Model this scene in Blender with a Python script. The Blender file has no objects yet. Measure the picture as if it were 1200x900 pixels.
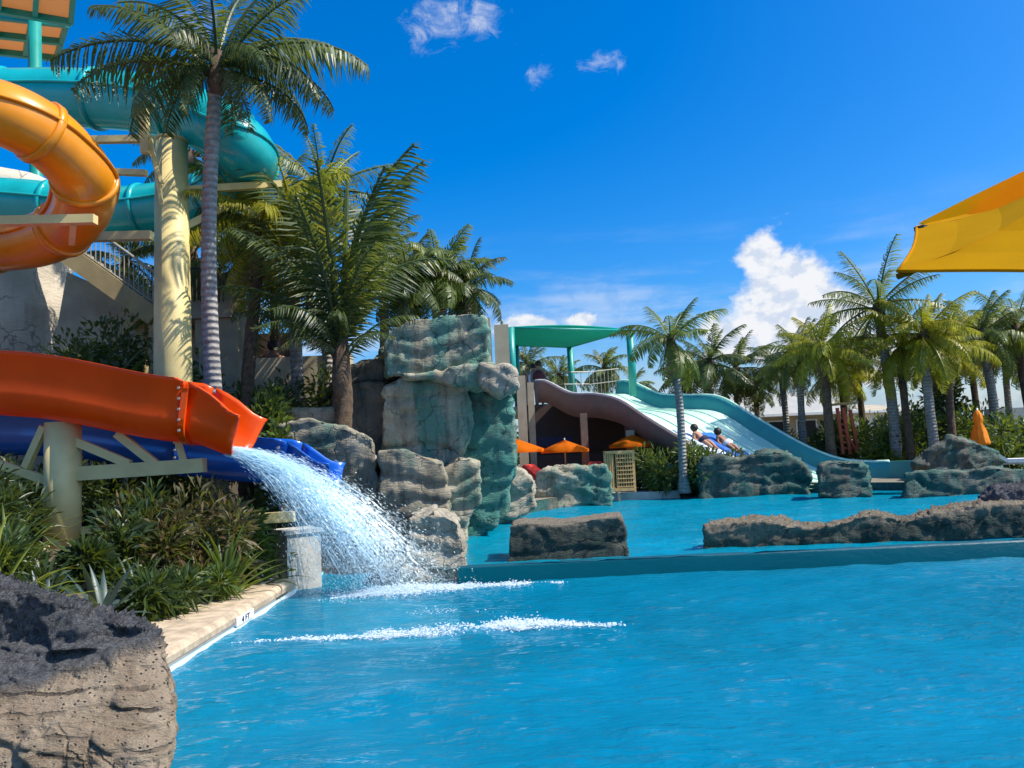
import bpy, bmesh, math, random
import numpy as np
from mathutils import Vector, Matrix, noise as mnoise
random.seed(7)
SC = bpy.context.scene
COL = SC.collection
# ------------------------------------------------------------------ camera
F_PX, H_CAM = 923.0, 1.6
PITCH, ROLL = math.atan(80 / 923.0), math.radians(2.5)
Fv = Vector((0, math.cos(PITCH), math.sin(PITCH)))
U0 = Vector((0, -math.sin(PITCH), math.cos(PITCH)))
R0 = Vector((1, 0, 0))
Rv = R0 * math.cos(ROLL) - U0 * math.sin(ROLL)
Uv = R0 * math.sin(ROLL) + U0 * math.cos(ROLL)
CAM = Vector((0, 0, H_CAM))
cd = bpy.data.cameras.new("camera"); co = bpy.data.objects.new("camera", cd); COL.objects.link(co)
cd.sensor_width = 36; cd.lens = F_PX / 1200 * 36; cd.clip_start = 0.05; cd.clip_end = 3000
co.matrix_world = Matrix(((Rv.x, Uv.x, -Fv.x, CAM.x), (Rv.y, Uv.y, -Fv.y, CAM.y), (Rv.z, Uv.z, -Fv.z, CAM.z), (0, 0, 0, 1)))
SC.camera = co
def ray(px, py): return Fv + Rv * ((px - 600) / F_PX) + Uv * ((450 - py) / F_PX)
def P(px, py, d): return CAM + ray(px, py) * d                     # point of the place at distance d
def onz(px, py, z):
    r = ray(px, py); return CAM + r * ((z - H_CAM) / r.z)
def at(px, d, z):                                                  # point at distance d and height z
    k = (px - 600) / F_PX; fv = Fv.y * d + Fv.z * (z - H_CAM)
    return Vector(((k * fv - (Rv.y * d + Rv.z * (z - H_CAM))) / Rv.x, d, z))
# ------------------------------------------------------------------ light and sky
SUN_AZ, SUN_EL = math.radians(104), math.radians(50)
sd = Vector((math.sin(SUN_AZ) * math.cos(SUN_EL), math.cos(SUN_AZ) * math.cos(SUN_EL), math.sin(SUN_EL)))
sl = bpy.data.lights.new("sun", 'SUN'); sl.energy = 4.6; sl.angle = math.radians(0.55); sl.color = (1, 0.93, 0.82)
so = bpy.data.objects.new("sun", sl); COL.objects.link(so)
so.rotation_euler = sd.to_track_quat('Z', 'Y').to_euler(); so.location = (30, 20, 40)
SC.view_settings.view_transform = 'Standard'; SC.view_settings.look = 'None'
SC.cycles.caustics_reflective = False; SC.cycles.caustics_refractive = False
SC.view_settings.exposure = 0.57; SC.view_settings.gamma = 1.0
class NT:                                                          # tiny node-tree helper
    def __init__(s, nt): s.nt = nt; nt.nodes.clear()
    def n(s, t, **k):
        nd = s.nt.nodes.new(t)
        ins = k.pop('i', {})
        for a, v in k.items(): setattr(nd, a, v)
        for a, v in ins.items():
            sk = nd.inputs[a]
            if isinstance(v, bpy.types.NodeSocket): s.nt.links.new(v, sk)
            else: sk.default_value = v
        return nd
    def m(s, op, a, b=0.0, c=0.0, clamp=False):
        nd = s.nt.nodes.new('ShaderNodeMath'); nd.operation = op; nd.use_clamp = clamp
        for i, v in enumerate((a, b, c)):
            if isinstance(v, bpy.types.NodeSocket): s.nt.links.new(v, nd.inputs[i])
            else: nd.inputs[i].default_value = v
        return nd.outputs[0]
    def mix(s, f, a, b, mode='MIX'):
        nd = s.nt.nodes.new('ShaderNodeMix'); nd.data_type = 'RGBA'; nd.blend_type = mode
        for i, v in ((0, f), (6, a), (7, b)):
            if isinstance(v, bpy.types.NodeSocket): s.nt.links.new(v, nd.inputs[i])
            else: nd.inputs[i].default_value = v if i == 0 else (*v[:3], 1)
        return nd.outputs[2]
    def ramp(s, f, lo, hi): 
        nd = s.n('ShaderNodeMapRange', clamp=True, i={'Value': f, 'From Min': lo, 'From Max': hi}); nd.interpolation_type = 'SMOOTHSTEP'
        return nd.outputs[0]
    def noise(s, vec, sc, det=5, rough=.55, dist=0.0):
        return s.n('ShaderNodeTexNoise', i={'Vector': vec, 'Scale': sc, 'Detail': det, 'Roughness': rough, 'Distortion': dist}).outputs[0]
def azel(px, py):
    r = ray(px, py).normalized(); return math.atan2(r.x, r.y), math.asin(r.z)
W = bpy.data.worlds.new("World"); SC.world = W; W.use_nodes = True
g = NT(W.node_tree)
sky = g.n('ShaderNodeTexSky'); sky.sky_type = 'NISHITA'; sky.sun_disc = False
sky.sun_elevation = SUN_EL; sky.sun_rotation = SUN_AZ; sky.air_density = 1.0; sky.dust_density = 2.2; sky.ozone_density = 5.0
skc = g.n('ShaderNodeHueSaturation', i={'Hue': 0.5, 'Saturation': 1.5, 'Value': 1.0, 'Color': sky.outputs[0]}).outputs[0]
skc = g.mix(1.0, skc, (0.80, 1.05, 1.20), 'MULTIPLY')
tc = g.n('ShaderNodeTexCoord').outputs['Generated']
sx = g.n('ShaderNodeSeparateXYZ', i={0: tc})
AZ = g.m('ARCTAN2', sx.outputs[0], sx.outputs[1]); EL = g.m('ARCSINE', sx.outputs[2])
cv = g.n('ShaderNodeCombineXYZ', i={0: AZ, 1: g.m('MULTIPLY', EL, 1.25), 2: 0.3}).outputs[0]
def blob(px, py, wx, wy):
    a, e = azel(px, py)
    q = g.m('ADD', g.m('POWER', g.m('MULTIPLY', g.m('SUBTRACT', AZ, a), F_PX / wx), 2), g.m('POWER', g.m('MULTIPLY', g.m('SUBTRACT', EL, e), F_PX / wy), 2))
    return g.m('EXPONENT', g.m('MULTIPLY', q, -1))
def many(lst):
    o = None
    for b in lst:
        v = blob(*b); o = v if o is None else g.m('MAXIMUM', o, v)
    return o
cum = many([(892, 300, 26, 30), (915, 335, 48, 40), (945, 352, 50, 34), (905, 375, 55, 50), (980, 365, 48, 30), (862, 392, 40, 30), (950, 400, 90, 40), (682, 378, 22, 15), (625, 384, 40, 16), (1040, 420, 80, 30)])
n1 = g.noise(cv, 26, 9, .6); n2 = g.noise(cv, 9, 3, .5)
den = g.m('ADD', cum, g.m('MULTIPLY', g.m('SUBTRACT', g.m('ADD', n1, g.m('MULTIPLY', n2, .5)), .75), 1.15))
cm = g.ramp(den, .27, .66)
wisp = many([(525, 12, 60, 50), (500, 38, 34, 30), (565, 20, 40, 40), (632, 84, 22, 22), (700, 76, 40, 16), (232, 25, 50, 30)])
n3 = g.noise(cv, 30, 10, .68, .6)
wm = g.m('MULTIPLY', g.ramp(g.m('ADD', g.m('MULTIPLY', wisp, .62), g.m('MULTIPLY', g.m('SUBTRACT', n3, .5), 1.9)), .34, 1.25), .8)
cv2 = g.n('ShaderNodeCombineXYZ', i={0: g.m('MULTIPLY', AZ, .35), 1: g.m('MULTIPLY', EL, 2.2), 2: 1.7}).outputs[0]
streak = g.m('MULTIPLY', g.ramp(g.noise(cv2, 14, 6, .55), .42, .75), g.m('MULTIPLY', g.ramp(EL, .30, .10), .62))
low = g.m('MULTIPLY', g.ramp(EL, .16, .0), .55)
tot = g.m('MAXIMUM', g.m('MAXIMUM', cm, wm), g.m('MAXIMUM', streak, low))
cvo = g.n('ShaderNodeVectorMath', operation='ADD', i={0: cv, 1: (-.012, -.016, 0)}).outputs[0]
sh = g.ramp(g.m('SUBTRACT', g.noise(cvo, 26, 9, .6), n1), -.06, .12)
ccol = g.mix(g.m('MULTIPLY', sh, .62), (0.92, 0.94, 0.98), (0.50, 0.63, 0.86))
bg1 = g.n('ShaderNodeBackground', i={'Color': skc, 'Strength': 0.121})
bg2 = g.n('ShaderNodeBackground', i={'Color': ccol, 'Strength': 0.66})
mx = g.n('ShaderNodeMixShader', i={0: tot, 1: bg1.outputs[0], 2: bg2.outputs[0]})
g.n('ShaderNodeOutputWorld', i={0: mx.outputs[0]})
# ------------------------------------------------------------------ materials
MATS = {}
def newmat(name):
    m = bpy.data.materials.new(name); m.use_nodes = True; MATS[name] = m
    return m, NT(m.node_tree)
def fin(g, sh, disp=None):
    g.n('ShaderNodeOutputMaterial', i={0: sh})
def objco(g): return g.n('ShaderNodeTexCoord').outputs['Object']
def plain(name, col, rough=.5, var=.18, sc=6.0, bump=.0, bsc=40, metal=0, trans=0, tcol=None, coat=0, dirt=0.0, spec=.5):
    m, g = newmat(name); v = objco(g)
    a = g.noise(v, sc, 6, .6)
    c = g.mix(g.ramp(a, .3, .7), tuple(x * (1 - var) for x in col), tuple(min(1, x * (1 + var)) for x in col))
    if dirt:
        d = g.ramp(g.noise(v, sc * .6, 8, .7), .55, .8)
        c = g.mix(g.m('MULTIPLY', d, dirt), c, (.10, .085, .06))
    p = g.n('ShaderNodeBsdfPrincipled', i={'Base Color': c, 'Roughness': rough, 'Metallic': metal, 'Coat Weight': coat, 'Coat Roughness': .1, 'Specular IOR Level': spec})
    if bump:
        b = g.n('ShaderNodeBump', i={'Strength': bump, 'Distance': .02, 'Height': g.noise(v, bsc, 6, .65)})
        g.nt.links.new(b.outputs[0], p.inputs['Normal'])
    s = p.outputs[0]
    if trans:
        t = g.n('ShaderNodeBsdfTranslucent', i={'Color': (*(tcol or col), 1)})
        s = g.n('ShaderNodeMixShader', i={0: trans, 1: s, 2: t.outputs[0]}).outputs[0]
    fin(g, s); return m
def leafmat(name, c1, c2, c3=None, trans=.35, rough=.42):
    m, g = newmat(name)
    rnd = g.n('ShaderNodeNewGeometry').outputs['Random Per Island']
    orr = g.n('ShaderNodeObjectInfo').outputs['Random']
    k = g.m('ADD', g.m('MULTIPLY', rnd, .6), g.m('MULTIPLY', orr, .4))
    c = g.mix(k, c1, c2)
    if c3: c = g.mix(g.ramp(g.m('ADD', g.m('MULTIPLY', orr, .75), g.m('MULTIPLY', rnd, .25)), .78, .95), c, c3)
    p = g.n('ShaderNodeBsdfPrincipled', i={'Base Color': c, 'Roughness': rough, 'Specular IOR Level': .5})
    tcol = g.mix(.55, c, (.30, .36, .02))
    t = g.n('ShaderNodeBsdfTranslucent', i={'Color': tcol})
    fin(g, g.n('ShaderNodeMixShader', i={0: trans, 1: p.outputs[0], 2: t.outputs[0]}).outputs[0]); return m
def rockmat(name, a, b, stain=None, amt=0.0, bsc=9.0, bump=.6, dark=(.03, .03, .03), pits=.5, strata=0.0, gran=None, granz=None, streak=.45):
    m, g = newmat(name); v = objco(g)
    st = g.n('ShaderNodeMapping', i={'Vector': v, 'Scale': (1, 1, 3.2)}).outputs[0]
    n1 = g.noise(v, 2.2, 8, .62, .4); n2 = g.noise(st, bsc, 9, .68); n3 = g.noise(v, .9, 4, .5, .8)
    c = g.mix(g.ramp(n1, .3, .7), a, b)
    c = g.mix(g.m('MULTIPLY', g.ramp(n2, .58, .78), .55), c, tuple(min(1, x * 1.5) for x in b))
    if stain:
        dr = g.noise(g.n('ShaderNodeMapping', i={'Vector': v, 'Scale': (1, 1, .22)}).outputs[0], 3.2, 6, .6, .3)
        s1 = g.ramp(g.m('ADD', g.m('MULTIPLY', n3, .45), g.m('ADD', g.m('MULTIPLY', dr, .4), g.m('MULTIPLY', n2, .15))), .60 - amt * .35, .72 - amt * .35)
        c = g.mix(g.m('MULTIPLY', s1, .78), c, stain)
    vo = g.n('ShaderNodeTexVoronoi', i={'Vector': g.n('ShaderNodeMapping', i={'Vector': v, 'Scale': (1, 1, 1.6)}).outputs[0], 'Scale': bsc * 2.3}).outputs[0]
    pit = g.ramp(vo, .26, .05)
    c = g.mix(g.m('MULTIPLY', g.m('MULTIPLY', pit, g.ramp(n1, .4, .6)), pits), c, dark)
    h = g.m('ADD', g.m('MULTIPLY', n2, 1.0), g.m('MULTIPLY', pit, -.35 * pits))
    ec = g.n('ShaderNodeTexVoronoi', feature='DISTANCE_TO_EDGE', i={'Vector': g.n('ShaderNodeVectorMath', operation='ADD', i={0: v, 1: g.n('ShaderNodeVectorMath', operation='SCALE', i={0: g.n('ShaderNodeTexNoise', i={'Vector': v, 'Scale': 1.8, 'Detail': 6.0}).outputs[1], 'Scale': .9}).outputs[0]}).outputs[0], 'Scale': 1.25}).outputs[0]
    ck = g.m('MULTIPLY', g.ramp(ec, .022, .003), g.ramp(g.noise(v, 1.4, 3, .5), .40, .55))
    vs_ = g.noise(g.n('ShaderNodeMapping', i={'Vector': v, 'Scale': (1, 1, .12)}).outputs[0], bsc * .9, 7, .7, .3)
    c = g.mix(g.m('MULTIPLY', g.ramp(vs_, .52, .36), streak), c, dark); c = g.mix(g.m('MULTIPLY', g.ramp(vs_, .58, .72), streak * .7), c, (.44, .42, .35))
    c = g.mix(g.m('MULTIPLY', ck, .5), c, dark); h = g.m('ADD', h, g.m('ADD', g.m('MULTIPLY', ck, -.6), g.m('MULTIPLY', vs_, streak * .9)))
    if strata:
        wv = g.n('ShaderNodeTexWave', wave_type='BANDS', bands_direction='Z', i={'Vector': v, 'Scale': strata, 'Distortion': 3.4, 'Detail': 8.0, 'Detail Scale': 1.1, 'Detail Roughness': .6}).outputs[1]
        crk = g.m('MULTIPLY', g.ramp(wv, .13, .02), g.ramp(g.noise(v, 3.1, 3, .5), .46, .60))
        c = g.mix(g.m('MULTIPLY', crk, .75), c, dark); h = g.m('ADD', h, g.m('MULTIPLY', crk, -.6))
    if gran:                                     # above a ragged line: coral crust on the boulder, painted sunlit tops on weir rocks
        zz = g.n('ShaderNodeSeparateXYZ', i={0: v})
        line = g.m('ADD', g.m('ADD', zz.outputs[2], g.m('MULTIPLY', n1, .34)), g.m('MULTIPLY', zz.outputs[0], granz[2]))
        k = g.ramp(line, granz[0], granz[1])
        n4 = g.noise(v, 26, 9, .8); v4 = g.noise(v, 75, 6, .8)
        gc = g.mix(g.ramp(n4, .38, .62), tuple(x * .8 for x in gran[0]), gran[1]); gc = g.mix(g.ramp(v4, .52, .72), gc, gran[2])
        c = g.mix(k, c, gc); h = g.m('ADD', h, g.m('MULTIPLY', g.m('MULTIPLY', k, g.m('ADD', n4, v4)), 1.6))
    p = g.n('ShaderNodeBsdfPrincipled', i={'Base Color': c, 'Roughness': .82, 'Specular IOR Level': .3})
    bm = g.n('ShaderNodeBump', i={'Strength': bump, 'Distance': .08, 'Height': h})
    g.nt.links.new(bm.outputs[0], p.inputs['Normal']); fin(g, p.outputs[0]); return m
def watermat(name, tint, wsc=1.0, clear=.30, rough=.04, refl=.8, bst=.75, bds=.045):
    m, g = newmat(name); v = objco(g)
    mp = g.n('ShaderNodeMapping', i={'Vector': v, 'Scale': (.55, 1.5, 1)}).outputs[0]
    h = g.noise(mp, 9 * wsc, 5, .62, .5)
    nm = g.n('ShaderNodeBump', i={'Strength': bst, 'Distance': bds, 'Height': h}).outputs[0]
    fr = g.n('ShaderNodeFresnel', i={'IOR': 1.33, 'Normal': nm}).outputs[0]
    gl = g.n('ShaderNodeBsdfGlossy', i={'Color': (.92, .96, 1, 1), 'Roughness': rough, 'Normal': nm}).outputs[0]
    cl = g.mix(g.ramp(g.noise(v, .5, 4, .5), .3, .7), tuple(x * .86 for x in tint), tint)
    tr = g.n('ShaderNodeBsdfTransparent', i={'Color': (.22, .82, .97, 1)}).outputs[0]
    df = g.n('ShaderNodeBsdfDiffuse', i={'Color': cl, 'Normal': nm}).outputs[0]
    body = g.n('ShaderNodeMixShader', i={0: 1 - clear, 1: tr, 2: df}).outputs[0]
    fin(g, g.n('ShaderNodeMixShader', i={0: g.m('MULTIPLY', fr, refl), 1: body, 2: gl}).outputs[0]); return m
M_TEALROCK = rockmat('teal_rock', (.29, .245, .165), (.50, .44, .32), (.035, .22, .17), .42, dark=(.02, .035, .035))
M_GREYROCK = rockmat('grey_rock', (.22, .185, .125), (.42, .36, .26), (.045, .15, .115), .34)
M_TANROCK = rockmat('tan_rock', (.30, .26, .19), (.44, .39, .30), (.10, .20, .18), .12)
M_DARKTEAL = rockmat('dark_teal_rock', (.075, .08, .06), (.19, .18, .14), (.012, .10, .085), .5, dark=(.015, .02, .025))
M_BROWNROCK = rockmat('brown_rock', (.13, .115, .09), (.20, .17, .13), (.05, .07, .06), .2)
M_BOULDER = rockmat('boulder', (.28, .20, .125), (.46, .36, .25), None, 0, bsc=11, bump=1.0, dark=(.045, .03, .02), pits=1.0, strata=4.2,
                    gran=((.07, .073, .078), (.235, .24, .25), (.42, .425, .43)), granz=(1.16, 1.26, -.30), streak=.12)
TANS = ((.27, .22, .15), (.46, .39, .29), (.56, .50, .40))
M_ISLAND = rockmat('island_rock', (.045, .055, .042), (.13, .13, .10), (.012, .05, .042), .45, bsc=14, bump=.9, pits=.8, dark=(.02, .022, .018), gran=TANS, granz=(.60, .76, 0), streak=.5)  # front shade painted as a dark body, sunlit top as tan above it
M_RIDGE = rockmat('ridge_rock', (.045, .055, .042), (.13, .13, .10), (.012, .05, .042), .45, bsc=14, bump=.9, pits=.8, dark=(.02, .022, .018), gran=TANS, granz=(.44, .58, -.055), streak=.5)  # same painted front shade and sunlit top, line sloped for the long rock
M_CORAL = rockmat('coral_rock', (.06, .06, .07), (.17, .17, .19), None, 0, bsc=22, bump=1.0, pits=.9, streak=0)
M_TOWER = rockmat('tower_plaster', (.50, .43, .33), (.60, .53, .42), (.40, .34, .25), .2, bsc=5, bump=.5, pits=.25, streak=.15)
M_AMBER = plain('amber_fibreglass', (.80, .27, .006), .3, .12, 2, trans=.10, tcol=(1, .40, .01), coat=.3, dirt=.12)
M_ORANGE = plain('orange_fibreglass', (.80, .085, .003), .3, .1, 2, trans=.16, tcol=(1, .09, .0), coat=.15, dirt=.2, spec=.3)
M_TEAL = plain('teal_fibreglass', (.010, .44, .46), .25, .12, 2, trans=.2, tcol=(.01, .65, .68), coat=.4, dirt=.12)
M_BLUE = plain('blue_fibreglass', (.010, .12, .55), .25, .1, 2, trans=.12, tcol=(.0, .12, .7), coat=.4)
M_CREAM = plain('cream_paint', (.66, .53, .23), .5, .1, 3, bump=.05, dirt=.22)
M_STEELTEAL = plain('teal_steel', (.01, .26, .22), .4, .1, 3)
M_PANEL = plain('tan_canopy_panel', (.55, .33, .17), .6, .08, 3, trans=.5, tcol=(.85, .50, .25))
M_CONC = plain('concrete', (.46, .43, .37), .85, .15, 4, bump=.3, bsc=60, dirt=.25)
M_COPING = plain('coping_stone', (.47, .36, .24), .8, .28, 7, bump=.4, bsc=70, dirt=.5)
M_WHITE = plain('white_paint', (.78, .78, .75), .5, .05, 5, dirt=.1)
M_WEIR = None
M_POOL = plain('pool_plaster', (.012, .32, .58), .8, .12, .9)
M_POOLW = plain('pool_wall_plaster', (.25, .62, .72), .8, .1, .9)
M_SOIL = plain('soil', (.10, .075, .05), .95, .4, 5, bump=.8, bsc=30)
M_GROUND = plain('ground', (.20, .18, .13), .95, .25, .5, bump=.4, bsc=8)
M_TIMBER = plain('timber', (.58, .34, .12), .6, .2, 8, bump=.2, dirt=.1)
M_BROWNWALL = plain('brown_wall', (.085, .05, .042), .8, .12, 3, bump=.2)
M_MAUVE = plain('mauve_slide_side', (.20, .13, .115), .55, .1, 3, dirt=.1)
M_MINT = plain('mint_slide_floor', (.56, .80, .64), .3, .05, 2, coat=.3)
M_TEALWALL = plain('teal_slide_wall', (.055, .31, .29), .4, .08, 2, coat=.15)
M_PARASOL = plain('orange_canvas', (.85, .20, .012), .8, .08, 6, trans=.55, tcol=(1, .28, .01), spec=.05)
M_YELLOW = plain('yellow_canvas', (.62, .29, .001), .85, .06, 6, trans=.40, tcol=(.60, .26, .0), bump=.15, bsc=160, spec=.05)
M_YELLOWRIB = plain('yellow_rib_sleeve', (.22, .085, .004), .9, .1, 6, spec=.02)
M_YELLOWTOP = plain('yellow_vent_canvas', (.85, .42, .004), .85, .06, 6, trans=.75, tcol=(1.0, .60, .01), spec=.05)
M_RED = plain('red_cushion', (.55, .03, .02), .8, .1, 6)
M_DARK = plain('dark_metal', (.03, .03, .03), .5, .1, 6)
M_RAIL = plain('rail_metal', (.30, .29, .25), .4, .1, 6)
M_TAN = plain('tan_render', (.42, .35, .24), .85, .14, 2, bump=.25, dirt=.2)
M_TANDARK = plain('tan_beam', (.36, .27, .12), .7, .14, 3, dirt=.3)
M_ROOF = plain('pale_roof', (.36, .35, .31), .7, .08, 2)
M_WALLGREY = plain('grey_wall', (.22, .25, .26), .8, .08, 2)
M_GLASSD = plain('dark_opening', (.012, .012, .014), .3, .1, 3)
M_SKIN = plain('skin', (.42, .22, .14), .6, .06, 8); M_SKIN2 = plain('skin_tan', (.28, .14, .085), .6, .06, 8)
M_HAIR = plain('dark_hair', (.015, .011, .009), .6, .2, 30)
M_MAT = plain('blue_mat', (.02, .14, .52), .5, .08, 5); M_MATW = plain('pale_mat', (.55, .62, .72), .5, .08, 5)
M_MAROON = plain('maroon_cloth', (.10, .015, .03), .8, .1, 9); M_NAVY = plain('navy_cloth', (.015, .02, .06), .8, .1, 9); M_WCLOTH = plain('white_cloth', (.7, .7, .7), .8, .05, 9)
M_SAIL = plain('teal_sail', (.012, .25, .20), .7, .08, 2, trans=.35, tcol=(.0, .55, .42), spec=.05)
M_REDPOST = plain('red_orange_paint', (.55, .09, .03), .5, .15, 8, dirt=.2)
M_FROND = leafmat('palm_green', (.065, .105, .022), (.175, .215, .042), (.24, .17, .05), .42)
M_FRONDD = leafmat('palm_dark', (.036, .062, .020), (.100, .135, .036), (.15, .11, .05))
M_FRONDY = leafmat('palm_yellow', (.26, .27, .02), (.55, .47, .04), (.45, .30, .05), .55)
M_FRONDX = leafmat('palm_dead', (.16, .105, .05), (.28, .20, .10), None, .25)
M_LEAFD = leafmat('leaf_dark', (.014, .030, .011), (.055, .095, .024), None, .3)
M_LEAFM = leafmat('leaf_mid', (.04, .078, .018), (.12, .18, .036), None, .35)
M_LEAFY = leafmat('leaf_lime', (.09, .13, .015), (.26, .28, .03), None, .4)
M_LEAFR = leafmat('leaf_croton', (.05, .07, .02), (.20, .10, .06), None, .35)
M_CLIFFTEAL = rockmat('cliff_teal_rock', (.12, .145, .11), (.30, .30, .23), (.022, .20, .165), .60, dark=(.02, .035, .035))
M_AGAVE = leafmat('leaf_agave', (.03, .055, .05), (.06, .10, .085), None, .15)
M_TRUNKG, gg = newmat('palm_trunk')
_v = objco(gg)
_w = gg.n('ShaderNodeTexWave', wave_type='BANDS', bands_direction='Z', i={'Vector': _v, 'Scale': 3.4, 'Distortion': 1.2, 'Detail': 4.0, 'Detail Scale': 2.5}).outputs[1]
_n = gg.noise(_v, 14, 7, .65)
_c = gg.mix(gg.ramp(_n, .3, .7), (.20, .175, .155), (.36, .325, .29)); _c = gg.mix(gg.m('MULTIPLY', gg.ramp(_w, .30, .05), .32), _c, (.07, .055, .045))
_p = gg.n('ShaderNodeBsdfPrincipled', i={'Base Color': _c, 'Roughness': .9})
gg.nt.links.new(gg.n('ShaderNodeBump', i={'Strength': .7, 'Distance': .03, 'Height': gg.m('ADD', _w, _n)}).outputs[0], _p.inputs['Normal']); fin(gg, _p.outputs[0])
M_TRUNKB = plain('fibrous_trunk', (.10, .065, .04), .95, .4, 12, bump=1.0, bsc=40)
M_SHEATH = plain('frond_sheath', (.22, .16, .07), .8, .3, 10, bump=.4)
M_WEIR = watermat('weir_spill', (.001, .072, .105), 1.0, .14, .5, .05, .3, .03)
M_WATER = watermat('pool_water', (.001, .215, .355)); M_WATER2 = watermat('upper_pool_water', (.001, .285, .43), 1.1)
m_, g_ = newmat('foam'); 
fin(g_, g_.n('ShaderNodeMixShader', i={0: .30, 1: g_.n('ShaderNodeBsdfPrincipled', i={'Base Color': (.85, .90, .93, 1), 'Roughness': .35}).outputs[0], 2: g_.n('ShaderNodeBsdfTransparent', i={'Color': (.8, .95, 1, 1)}).outputs[0]}).outputs[0]); M_FOAM = m_
m_, g_ = newmat('foam_lace'); _v = objco(g_)
_a = g_.n('ShaderNodeAttribute', attribute_name='dens').outputs['Fac']
_n = g_.m('ADD', g_.m('MULTIPLY', g_.noise(g_.n('ShaderNodeMapping', i={'Vector': _v, 'Scale': (1, 1.6, 1)}).outputs[0], 9, 9, .72, .8), 1.0), g_.m('MULTIPLY', g_.noise(_v, 45, 4, .7), .25))
_al = g_.m('MULTIPLY', g_.ramp(g_.m('ADD', g_.m('MULTIPLY', _a, .75), _n), .90, 1.42), .8)
fin(g_, g_.n('ShaderNodeMixShader', i={0: _al, 1: g_.n('ShaderNodeBsdfTransparent').outputs[0], 2: g_.n('ShaderNodeBsdfPrincipled', i={'Base Color': (.80, .90, .93, 1), 'Roughness': .5}).outputs[0]}).outputs[0]); M_LACE = m_
m_, g_ = newmat('spray')
fin(g_, g_.n('ShaderNodeMixShader', i={0: .52, 1: g_.n('ShaderNodeBsdfPrincipled', i={'Base Color': (.80, .92, .96, 1), 'Roughness': .2}).outputs[0], 2: g_.n('ShaderNodeBsdfTransparent', i={'Color': (.75, .92, 1, 1)}).outputs[0]}).outputs[0]); M_SPRAY = m_
# ------------------------------------------------------------------ object helpers
def mesh(name, vs, fs, smooth=False):
    me = bpy.data.meshes.new(name); me.from_pydata([tuple(v) for v in vs], [], fs); me.update()
    if smooth: me.polygons.foreach_set('use_smooth', [True] * len(me.polygons))
    return me
def link(name, me, mat, parent=None, base=None, label=None):
    o = bpy.data.objects.new(name, me); COL.objects.link(o)
    if mat is not None and not me.materials: me.materials.append(mat)
    if parent is not None:
        o.parent = parent; o.matrix_parent_inverse = Matrix.Translation(-parent.location) if not parent.parent else parent.matrix_parent_inverse.inverted() @ Matrix() 
        if parent.parent: o.matrix_parent_inverse = Matrix()
    if label: o['label'] = label
    return o
def tag(o, label, cat, group=None):
    o['label'] = label; o['category'] = cat
    if group: o['group'] = group
    return o
def thing(name, label, cat, loc, group=None):
    o = bpy.data.objects.new(name, None); o.empty_display_size = .2; COL.objects.link(o); o.location = loc
    return tag(o, label, cat, group)
def part(name, vf, mat, parent, smooth=False, label=None):
    return link(name, mesh(name, vf[0], vf[1], smooth), mat, parent, label=label)
def structure(name, vf, mat, smooth=False):
    o = link(name, mesh(name, vf[0], vf[1], smooth), mat); o['kind'] = 'structure'; return o
def solo(name, vf, mat, label, cat, group=None, smooth=False):     # a thing that is one mesh, origin at its base
    vs = np.array([tuple(v) for v in vf[0]]); b = np.array([vs[:, 0].mean(), vs[:, 1].mean(), vs[:, 2].min()])
    o = link(name, mesh(name, vs - b, vf[1], smooth), mat); o.location = b; return tag(o, label, cat, group)
def join(*vfs):
    vs, fs = [], []
    for v, f in vfs:
        k = len(vs); vs += list(v); fs += [tuple(i + k for i in q) for q in f]
    return vs, fs
def boxm(c, sx, sy, sz, rz=0.0):                                    # centre of its base
    ca, sa = math.cos(rz), math.sin(rz); vs = []
    for z in (0, sz):
        for x, y in ((-.5, -.5), (.5, -.5), (.5, .5), (-.5, .5)):
            X, Y = x * sx, y * sy; vs.append((c[0] + X * ca - Y * sa, c[1] + X * sa + Y * ca, c[2] + z))
    return vs, [(3, 2, 1, 0), (4, 5, 6, 7), (0, 1, 5, 4), (1, 2, 6, 5), (2, 3, 7, 6), (3, 0, 4, 7)]
def frame(t, up=Vector((0, 0, 1))):
    t = t.normalized()
    if abs(t.dot(up)) > .985: up = Vector((0, 1, 0))
    s = t.cross(up).normalized(); return s, s.cross(t).normalized()
def beam(a, b, w, h):
    a, b = Vector(a), Vector(b); s, u = frame(b - a); vs = []
    for p in (a, b):
        for x, y in ((-.5, -.5), (.5, -.5), (.5, .5), (-.5, .5)): vs.append(p + s * x * w + u * y * h)
    return vs, [(0, 1, 2, 3), (7, 6, 5, 4), (0, 4, 5, 1), (1, 5, 6, 2), (2, 6, 7, 3), (3, 7, 4, 0)]
def tube(pts, rad, n=10, caps=True):
    pts = [Vector(p) for p in pts]; vs, fs = [], []; m = len(pts)
    for i, p in enumerate(pts):
        t = pts[min(i + 1, m - 1)] - pts[max(i - 1, 0)]; s, u = frame(t)
        r = rad(i / (m - 1)) if callable(rad) else rad
        for k in range(n):
            a = 2 * math.pi * k / n; vs.append(p + s * math.cos(a) * r + u * math.sin(a) * r)
    for i in range(m - 1):
        for k in range(n):
            a, b = i * n + k, i * n + (k + 1) % n; fs.append((a, b, b + n, a + n))
    if caps: fs.append(tuple(range(n - 1, -1, -1))); fs.append(tuple(range((m - 1) * n, m * n)))
    return vs, fs
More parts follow.
